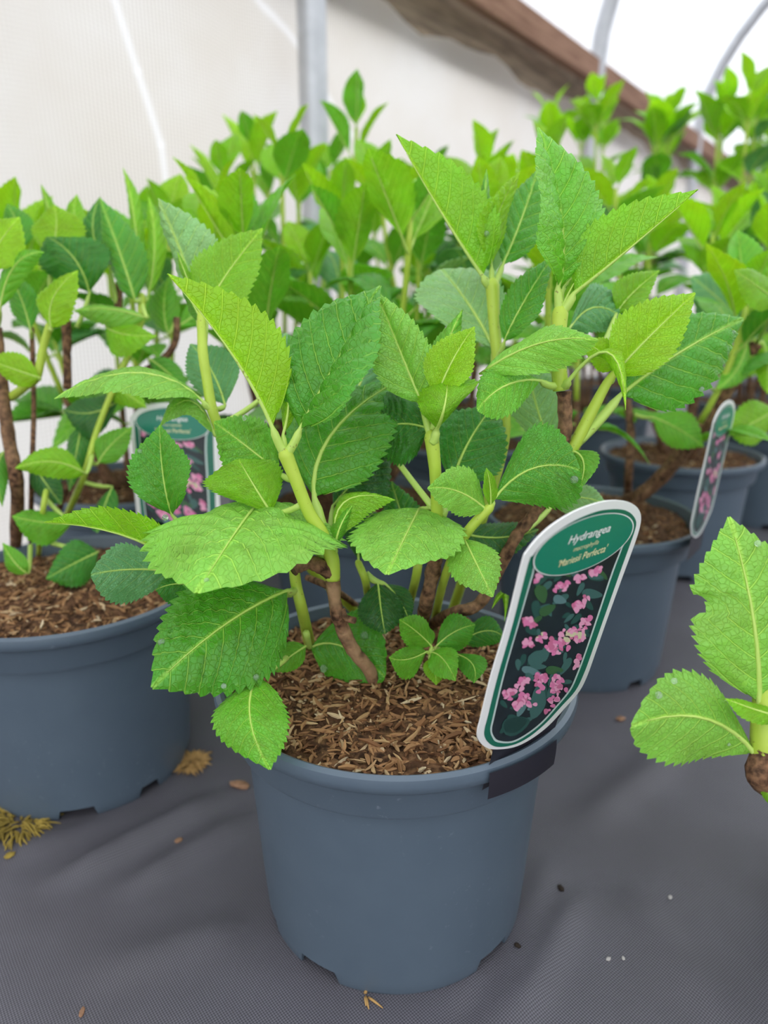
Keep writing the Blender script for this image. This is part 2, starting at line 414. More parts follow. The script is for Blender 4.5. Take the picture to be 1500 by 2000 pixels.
for i in range(9):
    V, Fc = chip_shape(rc, rc.uniform(.008, .017), rc.uniform(.0013, .0026), rc.uniform(.0008, .0016))
    me = bpy.data.meshes.new('bark_chip'); me.from_pydata([tuple(v) for v in V], [], Fc); me.materials.append(M_CHIP); CHIPS.append(me)
def fill_pot(root, seed, nchips, nstuff, rot=0.0):
    rnd = random.Random(seed); random.seed(seed)
    p = bpy.data.objects.new('pot', POT_ME); link(p, root); p.rotation_euler = (0, 0, rot)
    V, Fc = soil_mesh(seed*.37); so = mobj('compost', V, Fc, M_SOIL, root)
    for i in range(nchips):
        r = .0955*math.sqrt(rnd.random()); a = rnd.uniform(0, 2*math.pi) if nchips < 250 else rnd.choice((rnd.uniform(-math.pi, 0), rnd.uniform(-math.pi, math.pi)))
        x, y = r*math.cos(a), r*math.sin(a); z = min(SOILZ+soil_h(x+seed*.37, y)+.007*(1-(r/.1000)**2), .1615)
        c = bpy.data.objects.new('bark_chip', rnd.choice(CHIPS)); link(c, root)
        c.location = (x, y, z+.0012); c.rotation_euler = (rnd.gauss(0, .3), rnd.gauss(0, .3), rnd.uniform(0, 6.28)); s = rnd.uniform(.7, 1.15); c.scale = (s, s, s)
    V = []; Fc = []
    for i in range(nstuff):
        r = .098*math.sqrt(rnd.random()); a = rnd.uniform(0, 2*math.pi); x, y = r*math.cos(a), r*math.sin(a)
        z = min(SOILZ+soil_h(x+seed*.37, y)+.007*(1-(r/.1000)**2), .1615)
        cv, cf = chip_shape(rnd, rnd.uniform(.003, .010), rnd.uniform(.0008, .0026), rnd.uniform(.0006, .0015))
        R = Matrix.Translation((x, y, z+.0005)) @ Matrix.Rotation(rnd.uniform(0, 6.28), 4, 'Z') @ Matrix.Rotation(rnd.gauss(0, .35), 4, 'Y') @ Matrix.Rotation(rnd.uniform(0, 3), 4, 'X')
        b = len(V); V += [R @ v for v in cv]; Fc += [tuple(b+q for q in f) for f in cf]
    if nstuff:
        o = mobj('compost_fibres', V, Fc, M_FIB, root, smooth=False); o['kind'] = 'stuff'
# ------------------------------------------------------------------ leaves
PROF = [(0, .0), (.04, .16), (.1, .42), (.2, .74), (.32, .94), (.43, 1), (.55, .965), (.68, .82), (.8, .58), (.9, .30), (.96, .12), (1, .0)]
PROFR = [(0, .0), (.05, .14), (.14, .36), (.28, .66), (.42, .88), (.56, 1), (.68, .98), (.8, .82), (.9, .54), (.96, .28), (1, .0)]
def prof(t, tab):
    for (a, va), (b, vb) in zip(tab, tab[1:]):
        if t <= b:
            k = (t-a)/(b-a); return va+(vb-va)*k
    return 0.0
def leaf_geo(b, m, t, VL, VR, teeth=17, nc=7, bow=.12, bull=.10, seed=0, tab=PROF, wave=.05, per=3, face=None, bite=None):
    """blade from base b through m to tip t; VL/VR are the half-width vectors at the widest place"""
    rnd = random.Random(seed); c = m*2-(b+t)*.5
    L = (m-b).length+(t-m).length; Wd = max(VL.length, VR.length)
    rows = []
    for i in range(teeth):
        for ph, tf in ((0.0, 0.0), (.5, .6), (.86, 1.0))[:per] if per == 3 else ((0.0, 0.0), (.75, 1.0)):
            rows.append(((i+ph)/teeth, tf))
    rows.append((1.0, 0.0)); rows[0] = (0.0, 0.0)
    V = []; U = []; Fc = []; ph0 = rnd.uniform(0, 6)
    n = 2*nc+1
    for tt, tf in rows:
        P = b*(1-tt)**2+c*2*tt*(1-tt)+t*tt*tt
        T = ((c-b)*(1-tt)+(t-c)*tt); T = T.normalized() if T.length > 1e-9 else (t-b).normalized()
        N = T.cross(VR-VL)
        N = N.normalized() if N.length > 1e-9 else Vector((0, 0, 1))
        if face is not None and N.dot(face) < 0: N = -N
        wv = prof(tt, tab)
        for j in range(n):
            s = (j-nc)/nc; a = abs(s); side = VL if s < 0 else VR
            w2 = wv*(1+((.10)*tf*(1 if a > .99 else 0))*(1 if .06 < tt < .97 else 0))
            if bite and s < 0 and bite[0] < tt < bite[1]: w2 *= 1-bite[2]*math.sin(math.pi*(tt-bite[0])/(bite[1]-bite[0]))**.5
            lat = side*(w2*a)
            xr = a*wv*Wd/L
            q = P+lat+T*(L*(.10*xr + (.012*tf if a > .99 else 0)))
            t0 = tt-.70*xr-1.5*xr*xr
            puff = abs(math.sin(math.pi*t0*NV))**.7*min(1, a*5)*min(1, (1-a)*4+.15)*min(1, wv*1.6)
            Nn = N
            if VL.length > 1e-9:                       # local normal of this half
                h = T.cross(side)*(1 if s >= 0 else -1)
                if h.length > 1e-9:
                    h.normalize(); Nn = h if h.dot(N) >= 0 else -h
            q = q+Nn*(bull*Wd*.95*puff - bow*Wd*(a*a)*wv + wave*Wd*a*a*math.sin(tt*11+ph0+(2.1 if s < 0 else 0))*wv - .02*Wd*max(0, 1-a*6))
            V.append(q); U.append([.5+math.copysign(a*wv*Wd/L, s), tt])
    for i in range(len(rows)-1):
        for j in range(n-1): Fc.append((i*n+j, i*n+j+1, (i+1)*n+j+1, (i+1)*n+j))
    return V, Fc, U, c
def bez(b, c, t, k): return b*(1-k)**2+c*2*k*(1-k)+t*k*k
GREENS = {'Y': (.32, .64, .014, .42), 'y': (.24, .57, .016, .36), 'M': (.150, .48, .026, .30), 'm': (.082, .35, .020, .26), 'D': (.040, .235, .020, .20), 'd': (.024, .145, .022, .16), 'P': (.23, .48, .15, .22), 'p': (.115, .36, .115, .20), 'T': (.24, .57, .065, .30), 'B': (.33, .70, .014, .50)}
lrnd = random.Random(77)
def stem(root, ctrl, mat, name='stem', per=6, knob=0.0):
    """ctrl: list of (x, y, depth, radius)"""
    P, R = spline([(px(c[0], c[1], c[2]), c[3]) for c in ctrl], per)
    return stem3(root, P, R, mat, name, knob)
def stem3(root, P, R, mat, name='stem', knob=0.0):
    if knob:
        R = [r*(1+knob*random.Random(i*7+len(P)).uniform(-1, 1)) for i, r in enumerate(R)]
    if mat == M_STEM:
        d = (P[-1]-P[-2]).normalized(); e = P[-1]; r = R[-1]; P = list(P)+[e+d*r*.55, e+d*r*.95, e+d*r*1.1]; R = list(R)+[r*.82, r*.45, r*.1]
    V, Fc = tube(P, R, 10)
    return mobj(name, V, Fc, mat, root, True, None, None, root.location)
def dep(x, y, z): return (z-CAMH)/ray(x, y).z
def sd(x, y): return dep(x, y, SOILZ)
# lf(): three (x, y, depth) stations of the midrib and the two half-width vectors in image px
def lf(root, pts, a, b, col, node=None, za=1, zb=1, **kw):
    return leafv(root, pts, a, b, za, zb, col, node, **kw)
def leafv(root, pts, a, b, za, zb, col, node=None, hw=None, hi=True, bow=.12, bull=.10, wave=.085, teeth=17, tab=PROF, pr=.0016, rib=True, drops=(), fold=.30, bite=None):
    org = root.location
    p0, m, t = (px(*p) for p in pts); k = pts[1][2]/F
    L = (m-p0).length+(t-m).length; vd = (m-CP).normalized()
    W = hw*k if hw else max(math.hypot(*a)*k, math.hypot(*b)*k, fold*L)
    def lat(q, z):
        s = (_r*q[0]-_u*q[1])*k
        return s+vd*(z*math.sqrt(max(0, W*W-s.length_squared)))
    VL = lat(a, za); VR = lat(b, zb)
    sdn = lrnd.randint(0, 99999)
    V, Fc, U, c = leaf_geo(p0, m, t, VL, VR, teeth if hi else 11, 7 if hi else 4, bow, bull, sdn, tab, wave, 3 if hi else 2, -vd, bite)
    mi = [0]*len(Fc); ps = []; rs = []
    if node is not None:
        nn = px(*node); q = p0+(nn-p0)*.45+Vector((0, 0, -.003))
        for kk in range(6):
            f = kk/6; ps.append(bez(nn, q, p0, f)); rs.append(pr*(1.3-.3*f))
    if rib:
        for kk in range(9):
            f = kk/8*.9; ps.append(bez(p0, c, t, f)); rs.append(pr*(.55-.47*f/.9))
    if len(ps) > 1:
        tv, tf = tube(ps, rs, 6); o = len(V); V += tv; U += [[.5, .5]]*len(tv); Fc += [tuple(o+i for i in f) for f in tf]; mi += [1]*len(tf)
    ob = mobj('leaf', V, Fc, [M_LEAF, M_PET], root, True, U, mi, org)
    cr = GREENS[col]; j = lrnd.uniform(.92, 1.08)
    ob.color = (cr[0]*j, cr[1]*j, cr[2]*j, cr[3])
    for (tt, s, r) in drops:
        P = bez(p0, c, t, tt)+(VL if s < 0 else VR)*(prof(tt, tab)*abs(s))-vd*.0012-org
        bm = bmesh.new(); bmesh.ops.create_icosphere(bm, subdivisions=2, radius=r*.85); bmesh.ops.translate(bm, vec=P, verts=bm.verts)
        me = bpy.data.meshes.new('water_droplet'); bm.to_mesh(me); bm.free(); me.materials.append(M_DROP); me.polygons.foreach_set('use_smooth', [True]*len(me.polygons))
        link(bpy.data.objects.new('water_droplet', me), ob)
    return ob
GRP = 'potted hydrangeas standing on the weed fabric'
# ================================================================== the main plant
main = thing('potted_hydrangea', 'leafy green hydrangea in blue-grey pot with tag reading Hydrangea clipped on', 'potted plant', (POTS[0][0], POTS[0][1], 0), GRP)
fill_pot(main, 1, 300, 2600, math.radians(8))
S = lambda *c, mat=M_STEM, name='stem', knob=0.0, root=main: stem(root, list(c), mat, name, 6, knob)
S((735, 1352, sd(735, 1352)+.004, .0042), (722, 1310, .440, .0042), (690, 1270, .428, .0040), (668, 1225, .420, .0040), (655, 1180, .412, .0038), (650, 1128, .405, .0042), mat=M_BARKT, name='woody_stem', knob=.10)
S((650, 1132, .405, .0042), (648, 1090, .402, .0040), (628, 1040, .398, .0036), (603, 1000, .394, .0034), (577, 935, .388, .0034), (558, 888, .385, .0040))
S((650, 1122, .405, .0042), (620, 1103, .400, .0040), (596, 1098, .396, .0042), (572, 1106, .392, .0050), mat=M_BARK, name='broken_stub', knob=.12)
S((668, 1190, .414, .0016), (676, 1207, .412, .0018), (694, 1212, .410, .0022), mat=M_BARK, name='dead_twig', knob=.2)
S((607, 1268, sd(607, 1268)+.002, .0038), (592, 1200, .430, .0034), (578, 1140, .420, .0032), (572, 1080, .415, .0030))
S((822, 1235, sd(822, 1235), .0042), (832, 1180, .440, .0042), (845, 1120, .428, .0044), (852, 1078, .420, .0040), mat=M_BARK, name='woody_stem', knob=.12)
S((852, 1085, .420, .0040), (854, 1000, .412, .0036), (850, 920, .404, .0034), (843, 855, .400, .0042))
S((835, 1225, sd(835, 1225), .0036), (880, 1198, .455, .0036), (935, 1180, .450, .0036), (975, 1110, .445, .0038), (1010, 1045, .440, .0036), (1045, 1000, .436, .0036), (1085, 915, .430, .0036), (1103, 850, .424, .0040), (1102, 765, .418, .0042), mat=M_BARK, name='woody_stem', knob=.10)
S((1096, 762, .418, .0046), (1092, 725, .416, .0044), (1090, 680, .416, .0038), (1094, 612, .416, .0046))
S((1085, 918, .430, .0030), (1120, 872, .426, .0036), (1150, 815, .424, .0034), (1186, 748, .422, .0026), (1212, 716, .420, .0018))
S((880, 1205, sd(880, 1205), .0036), (930, 1050, .466, .0034), (985, 860, .462, .0034), (975, 735, .460, .0036), (966, 640, .458, .0036), (962, 558, .455, .0044))
S((845, 1230, sd(845, 1230), .0026), (868, 1130, .430, .0026), (905, 1050, .405, .0028), (955, 992, .398, .0028))
S((700, 1185, sd(700, 1185), .0022), (650, 1150, .455, .0022), (600, 1128, .462, .0020), mat=M_BARK, name='woody_stem')
S((790, 1215, sd(790, 1215), .0028), (812, 1130, .455, .0028), (818, 1080, .452, .0026))
S((700, 1200, sd(700, 1200), .0034), (560, 1060, .476, .0032), (450, 900, .470, .0030), (425, 830, .463, .0032), (413, 795, .460, .0034), (404, 740, .460, .0032), (396, 685, .460, .0032), (393, 600, .465, .0026))
S((720, 1190, sd(720, 1190), .0024), (715, 1140, .45, .0024), (700, 1100, .445, .0022))
N1 = (558, 888, .385)
lf(main, [(532, 835, .380), (452, 690, .372), (326, 536, .362)], (88, -48), (25, -22), 'Y', N1, -1, 1, hw=100, pr=.0022, bull=.07, bow=.05)
lf(main, [(586, 838, .382), (655, 712, .388), (744, 558, .418)], (-98, -50), (42, 24), 'm', N1, .6, -1, hw=112, pr=.0022, bull=.17, drops=[(.25, -.9, .0016)])
lf(main, [(553, 848, .384), (563, 760, .382), (538, 664, .384)], (-20, 5), (24, 0), 'Y', N1, 1, 1, hw=45)
lf(main, [(507, 982, .425), (468, 1028, .385), (384, 1158, .337)], (-178, 0), (196, 6), 'T', (640, 1090, .405), .35, .35, pr=.002, bull=.10, bow=.16, teeth=15, drops=[(.38, -.95, .002), (.93, .1, .0016)])
lf(main, [(561, 1153, .408), (436, 1222, .378), (297, 1343, .356)], (-72, -82), (84, 98), 'm', (577, 1150, .420), .6, -.7, pr=.0019, bull=.12, bow=.10, drops=[(.82, -.85, .0024), (.55, .95, .0020), (.72, .95, .0016)])
lf(main, [(503, 1318, .385), (488, 1400, .362), (527, 1503, .350)], (-72, 8), (72, -4), 'M', (560, 1285, .410), .5, .4, bow=.18, pr=.0014, teeth=15)
lf(main, [(820, 992, .425), (795, 1040, .388), (756, 1122, .360)], (-106, -12), (108, 6), 'T', (850, 985, .412), .4, .4, bull=.11, teeth=14)
lf(main, [(906, 1052, .405), (930, 1100, .385), (962, 1166, .374)], (-50, 14), (42, -18), 'T', (905, 1048, .405), .5, .4, teeth=13)
lf(main, [(964, 976, .399), (1040, 915, .392), (1132, 918, .385)], (-8, -82), (30, 82), 'm', (955, 992, .398), .5, -.4, bull=.08, teeth=15, tab=PROFR, drops=[(.9, .55, .0026)])
lf(main, [(950, 996, .398), (895, 960, .388), (835, 953, .378)], (18, -46), (-4, 42), 'T', (955, 992, .398), .6, -.3, teeth=13)
lf(main, [(957, 990, .397), (957, 952, .394), (950, 914, .392)], (-11, 0), (16, 0), 'y', None, -1, 1, hw=20, teeth=9)
N2 = (843, 855, .400)
lf(main, [(826, 792, .400), (783, 690, .402), (736, 570, .412)], (-56, 18), (50, -18), 'T', N2, -.4, -.6, bull=.12, pr=.0019)
lf(main, [(846, 768, .402), (866, 690, .406), (904, 604, .412)], (-26, -8), (24, 6), 'M', N2, 1, 1, hw=45)
lf(main, [(853, 778, .396), (884, 704, .392), (927, 638, .396)], (-46, -14), (28, 22), 'Y', (846, 840, .398), -.5, -1, hw=52, bull=.08)
lf(main, [(853, 838, .394), (868, 795, .378), (874, 742, .396)], (-60, -4), (62, -34), 'y', (845, 862, .398), 1, 1, hw=72, tab=PROFR, bull=.05, pr=.0022)
N3 = (1094, 612, .416)
lf(main, [(1090, 560, .414), (1096, 430, .408), (1050, 248, .420)], (-30, 4), (92, -14), 'M', N3, -1, .4, hw=98, pr=.0024, bull=.12, teeth=19)
lf(main, [(1122, 572, .412), (1212, 500, .402), (1364, 371, .388)], (-62, -62), (-14, -22), 'y', N3, .6, 1, hw=92, pr=.0024, bull=.05, bow=.05)
lf(main, [(1103, 590, .414), (1116, 562, .412), (1134, 534, .412)], (-9, -6), (9, 6), 'y', N3, 1, 1, hw=18, teeth=9)
lf(main, [(1102, 560, .424), (1150, 500, .430), (1175, 440, .440)], (-20, -10), (24, 12), 'y', N3, 1, 1, hw=40)
N5 = (962, 560, .455)
lf(main, [(943, 540, .452), (868, 425, .446), (773, 263, .440)], (86, -38), (22, -26), 'y', N5, -.5, 1, hw=96, pr=.0024, bull=.06, bow=.05)
lf(main, [(960, 520, .455), (968, 432, .452), (1015, 336, .455)], (-24, -6), (24, 8), 'Y', N5, -1, .6, hw=48, drops=[(.35, -.5, .0024)])
lf(main, [(953, 500, .458), (948, 420, .462), (950, 330, .468)], (-14, 0), (16, 0), 'M', None, 1, 1, hw=34)
lf(main, [(982, 518, .460), (1018, 430, .470), (1052, 328, .482)], (-38, -14), (40, 16), 'm', N5, .5, -.5, bull=.14, pr=.0018)
lf(main, [(966, 684, .462), (918, 598, .480), (862, 526, .515)], (-84, 8), (66, -36), 'P', (968, 720, .460), .4, -.3, tab=PROFR, bull=.06, pr=.0024)
lf(main, [(985, 668, .450), (1022, 592, .444), (1082, 498, .452)], (-34, -20), (22, 18), 'm', (970, 700, .458), .5, -1, hw=52)
lf(main, [(1112, 642, .450), (1165, 600, .465), (1228, 632, .470)], (4, -48), (0, 46), 'p', (1094, 665, .418), .6, -.4, bull=.12)
lf(main, [(938, 730, .404), (1050, 672, .388), (1168, 664, .362)], (6, -34), (34, 46), 'T', (1088, 690, .416), .9, -.7, hw=66, bull=.08, teeth=15)
lf(main, [(1056, 744, .412), (990, 752, .398), (932, 800, .384)], (-16, -44), (28, 42), 'M', (1092, 752, .417), .6, -.3, tab=PROFR, pr=.002)
lf(main, [(1112, 742, .410), (1190, 690, .402), (1222, 802, .396)], (16, -10), (-14, 10), 'Y', (1098, 752, .416), 1, .6, hw=24, pr=.0022, teeth=12)
lf(main, [(1196, 735, .422), (1264, 662, .414), (1358, 572, .420)], (-44, -46), (40, 36), 'Y', (1190, 742, .422), -.6, -.5, bull=.09, pr=.002)
lf(main, [(1212, 772, .430), (1325, 690, .440), (1452, 622, .456)], (-40, -68), (36, 84), 'm', (1122, 868, .426), .5, -.3, bull=.13, pr=.0026, teeth=15, drops=[(.55, .95, .0018), (.9, .6, .0016)])
lf(main, [(1200, 722, .424), (1175, 690, .416), (1140, 668, .412)], (18, -24), (-10, 28), 'Y', (1190, 742, .422), .6, -.4, teeth=12)
lf(main, [(1204, 612, .470), (1236, 572, .472), (1288, 528, .480)], (-24, -24), (18, 18), 'y', (1170, 690, .424), -1, -.6, hw=38)
lf(main, [(1116, 880, .424), (1140, 905, .420), (1128, 962, .412)], (-24, 6), (30, -12), 'M', (1120, 872, .426), .6, .6, teeth=12)
lf(main, [(614, 972, .405), (652, 842, .418), (788, 738, .448)], (-76, -34), (90, 50), 'm', (650, 1100, .404), .3, -.5, pr=.0030, bull=.12, bow=.14, teeth=19)
lf(main, [(650, 988, .450), (700, 930, .446), (760, 866, .455)], (-34, -40), (46, 48), 'd', (640, 1070, .420), .4, -.3, bull=.16)
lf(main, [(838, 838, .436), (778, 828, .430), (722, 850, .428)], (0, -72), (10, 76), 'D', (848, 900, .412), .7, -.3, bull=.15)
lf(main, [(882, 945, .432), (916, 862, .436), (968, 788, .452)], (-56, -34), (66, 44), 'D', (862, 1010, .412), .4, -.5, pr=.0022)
lf(main, [(548, 925, .418), (482, 872, .416), (418, 824, .420)], (30, -50), (-28, 56), 'M', (577, 935, .390), .6, -.5, bull=.15, drops=[(.7, -.9, .0015)])
lf(main, [(530, 1002, .405), (494, 945, .402), (466, 896, .410)], (-82, 18), (66, -16), 'y', (590, 985, .394), -.3, .5, bull=.07, tab=PROFR)
lf(main, [(336, 1006, .430), (318, 925, .425), (313, 830, .432)], (-66, 6), (42, -4), 'm', (420, 1090, .430), -.5, -.8, hw=76, bull=.10, drops=[(.75, -.9, .0018)])
lf(main, [(370, 1116, .412), (248, 1048, .396), (86, 1021, .384)], (12, -46), (0, -14), 'y', (560, 1165, .425), -.6, 1, hw=62, pr=.0021, bull=.05, bow=.06, teeth=20)
lf(main, [(348, 1118, .432), (262, 1112, .425), (178, 1122, .418)], (4, -52), (4, 64), 'p', (560, 1190, .432), .7, -.5, tab=PROFR, bull=.08)
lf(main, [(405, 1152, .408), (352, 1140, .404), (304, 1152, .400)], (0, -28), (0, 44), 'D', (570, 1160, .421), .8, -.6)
lf(main, [(606, 1266, .452), (668, 1262, .450), (752, 1322, .442)], (28, -76), (-24, 80), 'm', (598, 1235, .434), .7, -.5, bull=.06, tab=PROFR, drops=[(.35, .8, .003), (.7, -.5, .003)])
lf(main, [(598, 1262, .434), (570, 1280, .428), (530, 1312, .420)], (-14, -22), (12, 24), 'M', None, .6, -.4, teeth=12)
lf(main, [(656, 1056, .402), (676, 978, .400), (772, 976, .402)], (-10, -18), (26, 30), 'y', (648, 1085, .402), 1, -.6, hw=52, bow=.3)
lf(main, [(656, 1070, .400), (664, 1030, .394), (690, 985, .398)], (-16, -6), (16, 6), 'M', (648, 1085, .402), 1, 1, hw=30)
R5 = (842, 1268, .437)
for p, a, b, c in (([(843, 1262, .436), (814, 1234, .430), (780, 1210, .425)], (14, -26), (-18, 26), 'M'), ([(852, 1262, .437), (888, 1234, .437), (928, 1220, .436)], (-10, -32), (14, 34), 'm'),
                   ([(834, 1272, .434), (795, 1288, .426), (760, 1284, .420)], (6, -26), (2, 38), 'M'), ([(842, 1274, .434), (866, 1288, .426), (890, 1330, .420)], (22, -20), (-24, 22), 'M'),
                   ([(884, 1276, .440), (922, 1296, .434), (926, 1334, .428)], (26, -8), (-24, 10), 'm'), ([(898, 1256, .452), (948, 1232, .452), (986, 1246, .450)], (0, -28), (0, 30), 'D'),
                   ([(838, 1286, .436), (848, 1308, .432), (852, 1338, .428)], (-20, 0), (20, 0), 'y'), ([(842, 1262, .437), (838, 1240, .436), (826, 1222, .436)], (-10, 4), (10, -4), 'M')):
    lf(main, p, a, b, c, R5, .5, .4, teeth=12, pr=.0010, bull=.08)
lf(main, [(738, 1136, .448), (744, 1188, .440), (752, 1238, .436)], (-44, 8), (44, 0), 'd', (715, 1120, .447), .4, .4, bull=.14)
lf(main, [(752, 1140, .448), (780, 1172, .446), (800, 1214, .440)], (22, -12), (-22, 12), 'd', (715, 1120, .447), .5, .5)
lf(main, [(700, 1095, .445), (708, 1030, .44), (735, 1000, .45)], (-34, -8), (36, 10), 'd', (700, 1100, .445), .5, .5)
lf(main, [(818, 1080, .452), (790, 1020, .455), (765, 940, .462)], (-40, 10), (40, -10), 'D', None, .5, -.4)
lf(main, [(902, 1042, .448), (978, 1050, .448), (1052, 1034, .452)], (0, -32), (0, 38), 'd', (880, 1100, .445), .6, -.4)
lf(main, [(1080, 986, .468), (1132, 972, .468), (1188, 988, .466)], (4, -28), (0, 34), 'P', (1020, 1040, .445), .7, -.4)
lf(main, [(1080, 890, .462), (1050, 800, .466), (1030, 720, .48)], (-52, 10), (60, -14), 'P', (1060, 960, .452), .5, .5, tab=PROFR)
lf(main, [(960, 1190, .452), (985, 1160, .452), (985, 1215, .448)], (8, 4), (-8, -4), 'y', None, 1, 1, hw=14, rib=False)
# upper left shoot
NL = (415, 797, .460); NM = (396, 688, .460)
lf(main, [(396, 784, .456), (268, 728, .450), (106, 778, .440)], (0, -12), (4, 34), 'T', NL, 1, -.9, hw=70, pr=.0021, bull=.10)
lf(main, [(420, 852, .462), (368, 782, .458), (308, 842, .452)], (-8, -18), (-6, 26), 'T', (424, 830, .463), 1, -.5, hw=44)
lf(main, [(402, 612, .470), (440, 540, .474), (513, 446, .482)], (-56, -40), (40, 36), 'y', NM, -.5, -.7, bull=.08, pr=.0019)
lf(main, [(386, 604, .480), (356, 500, .490), (308, 388, .500)], (-20, 10), (68, -22), 'P', NM, .5, -.3, bull=.16)
lf(main, [(384, 590, .472), (366, 545, .470), (346, 492, .468)], (-10, 3), (12, -4), 'y', NM, 1, 1, hw=24)
lf(main, [(440, 792, .476), (412, 722, .486), (372, 672, .495)], (-44, 16), (44, -24), 'p', NL, .4, .4)
lf(main, [(398, 640, .463), (380, 600, .462), (355, 560, .462)], (-14, 6), (16, -6), 'M', NM, 1, 1, hw=34)
lf(main, [(520, 770, .47), (535, 700, .48), (560, 650, .5)], (-50, -10), (55, 10), 'p', (430, 830, .463), .5, .5)
lf(main, [(690, 780, .47), (720, 700, .485), (735, 620, .5)], (-46, -6), (48, 6), 'p', (852, 1000, .412), .5, .5)
# ================================================================== plant tag
tA = onz(957, 1494, ZR); tB = onz(1086, 1421, ZR)
tX = (tB-tA).normalized(); tO = Vector((tX.y, -tX.x, 0)); ang = math.radians(13.8)
tY = Vector((0, 0, math.cos(ang)))+tO*math.sin(ang); tN = tX.cross(tY)          # tN faces the viewer
tC = (tA+tB)*.5
def tagpt(zx, zy):
    """print position given on the enlarged view (x 900-1300, y 950-1550, 10:3) -> tag plane coordinates"""
    r = ray(900+zx*.3, 950+zy*.3); t = (tC-CP).dot(tN)/r.dot(tN); q = CP+r*t-tC
    return Vector((q.dot(tX), q.dot(tY), 0))
T_WHITE = simple('tag_white', (.82, .82, .80), .35, .5); T_GREEN = simple('tag_green', (.004, .205, .125), .35, .5); T_DGREEN = simple('tag_dark_green', (.004, .145, .085), .35, .5)
T_SILV = simple('tag_silver', (.55, .66, .62), .35, .5); T_DARK = simple('tag_picture_dark', (.010, .018, .022), .4, .5, 60, .45); T_BLACK = simple('tag_clip_black', (.018, .016, .024), .4, .5)
T_PINKS = [simple('print_pink_a', (.70, .19, .38), .4), simple('print_pink_b', (.78, .34, .50), .4), simple('print_pink_c', (.58, .15, .28), .4), simple('print_cream', (.62, .58, .36), .4)]
T_LVS = [simple('print_leaf_a', (.018, .075, .060), .4), simple('print_leaf_b', (.045, .125, .110), .4), simple('print_leaf_c', (.035, .110, .035), .4), simple('print_leaf_d', (.10, .20, .20), .4)]
T_CREAM = simple('tag_cream_text', (.80, .76, .42), .4)
def poly(pts, z, V, Fc):
    b = len(V); V += [Vector((p.x, p.y, z)) for p in pts]; Fc.append(tuple(range(b, b+len(pts))))
def smoothpoly(pts, per=5):
    n = len(pts); out = []
    for i in range(n):
        p0, p1, p2, p3 = (pts[(i+k-1) % n] for k in range(4))
        for k in range(per):
            t = k/per; out.append(.5*((2*p1)+(p2-p0)*t+(2*p0-5*p1+4*p2-p3)*t*t+(3*p1-p0-3*p2+p3)*t**3))
    return out
OUT = [(215, 1712), (150, 1690), (112, 1640), (113, 1580), (130, 1515), (200, 1230), (300, 900), (400, 500), (432, 425), (500, 340), (600, 250), (740, 165), (880, 112), (980, 93), (1080, 100), (1142, 130), (1172, 185), (1167, 260), (1130, 380), (1060, 570), (955, 860), (875, 1090), (825, 1230), (775, 1330), (690, 1430), (570, 1560), (450, 1650), (340, 1700)]
GRN = [(235, 1695), (180, 1668), (153, 1622), (156, 1570), (172, 1510), (240, 1235), (335, 905), (438, 505), (470, 448), (540, 370), (620, 298), (740, 222), (880, 164), (980, 148), (1058, 152), (1112, 180), (1141, 232), (1128, 300), (1100, 380), (1030, 575), (930, 860), (852, 1080), (800, 1220), (745, 1330), (660, 1425), (545, 1548), (430, 1640), (330, 1685)]
SIL = [(235, 1664), (202, 1630), (190, 1580), (205, 1505), (270, 1235), (365, 905), (462, 565), (500, 470), (780, 380), (1062, 340), (1050, 400), (990, 560), (890, 860), (815, 1080), (765, 1215), (715, 1325), (625, 1435), (525, 1545), (420, 1625), (330, 1668)]
PIC = [(245, 1652), (212, 1622), (201, 1578), (216, 1505), (280, 1235), (374, 905), (470, 572), (510, 480), (780, 390), (1050, 352), (1040, 400), (978, 560), (878, 860), (804, 1080), (755, 1210), (706, 1318), (617, 1428), (518, 1536), (414, 1615), (328, 1656)]
def build_tag():
    P = {}
    def add(name, V, Fc, mat, parent=None, smooth=False): P[name] = (V, Fc, mat, parent)
    TH = .0007
    out = smoothpoly([tagpt(*p) for p in OUT], 4); n = len(out)
    V = [Vector((p.x, p.y, -TH)) for p in out]+[Vector((p.x, p.y, 0)) for p in out]
    Fc = [tuple(range(n))[::-1], tuple(range(n, 2*n))]+[(i, (i+1) % n, n+(i+1) % n, n+i) for i in range(n)]
    add('plate', V, Fc, T_WHITE)
    for nm, pl, z, mt in (('green_border', GRN, .00010, T_DGREEN), ('silver_line', SIL, .00018, T_SILV), ('picture', PIC, .00026, T_DARK)):
        V = []; Fc = []; poly(smoothpoly([tagpt(*p) for p in pl], 4), z, V, Fc); add(nm, V, Fc, mt)
    return P
tagroot = thing('plant_tag', 'white and green tag with pink flower picture reading Hydrangea on the main pot', 'plant tag', tC, 'plant tags')
tagroot.rotation_euler = Matrix((tX, tY, tN)).transposed().to_euler()
parts = build_tag(); objs = {}
for nm, (V, Fc, mt, par) in parts.items(): objs[nm] = mobj(nm, V, Fc, mt, tagroot, smooth=False)
# clip: dark neck below the plate folded over the rim
rn = random.Random(3)
inner = [tagpt(235, 1700), tagpt(330, 1685), tagpt(440, 1640), tagpt(560, 1545), tagpt(640, 1450)]
V = []; Fc = []
wxs = lin(-.0255, .0255, 10)
def arcz(x): # sag of the rim away from the chord, toward the viewer
    return 0.0
prof_clip = [(.012, -.0010), (.004, -.0006), (-.006, -.0004), (-.018, -.0002)]
for (y, z) in prof_clip:
    for x in wxs: V.append(Vector((x+.0, y, z)))
nx = len(wxs)
for j in range(len(prof_clip)-1):
    for i in range(nx-1): Fc.append((j*nx+i, j*nx+i+1, (j+1)*nx+i+1, (j+1)*nx+i))
neck = mobj('neck', V, Fc, T_BLACK, tagroot)
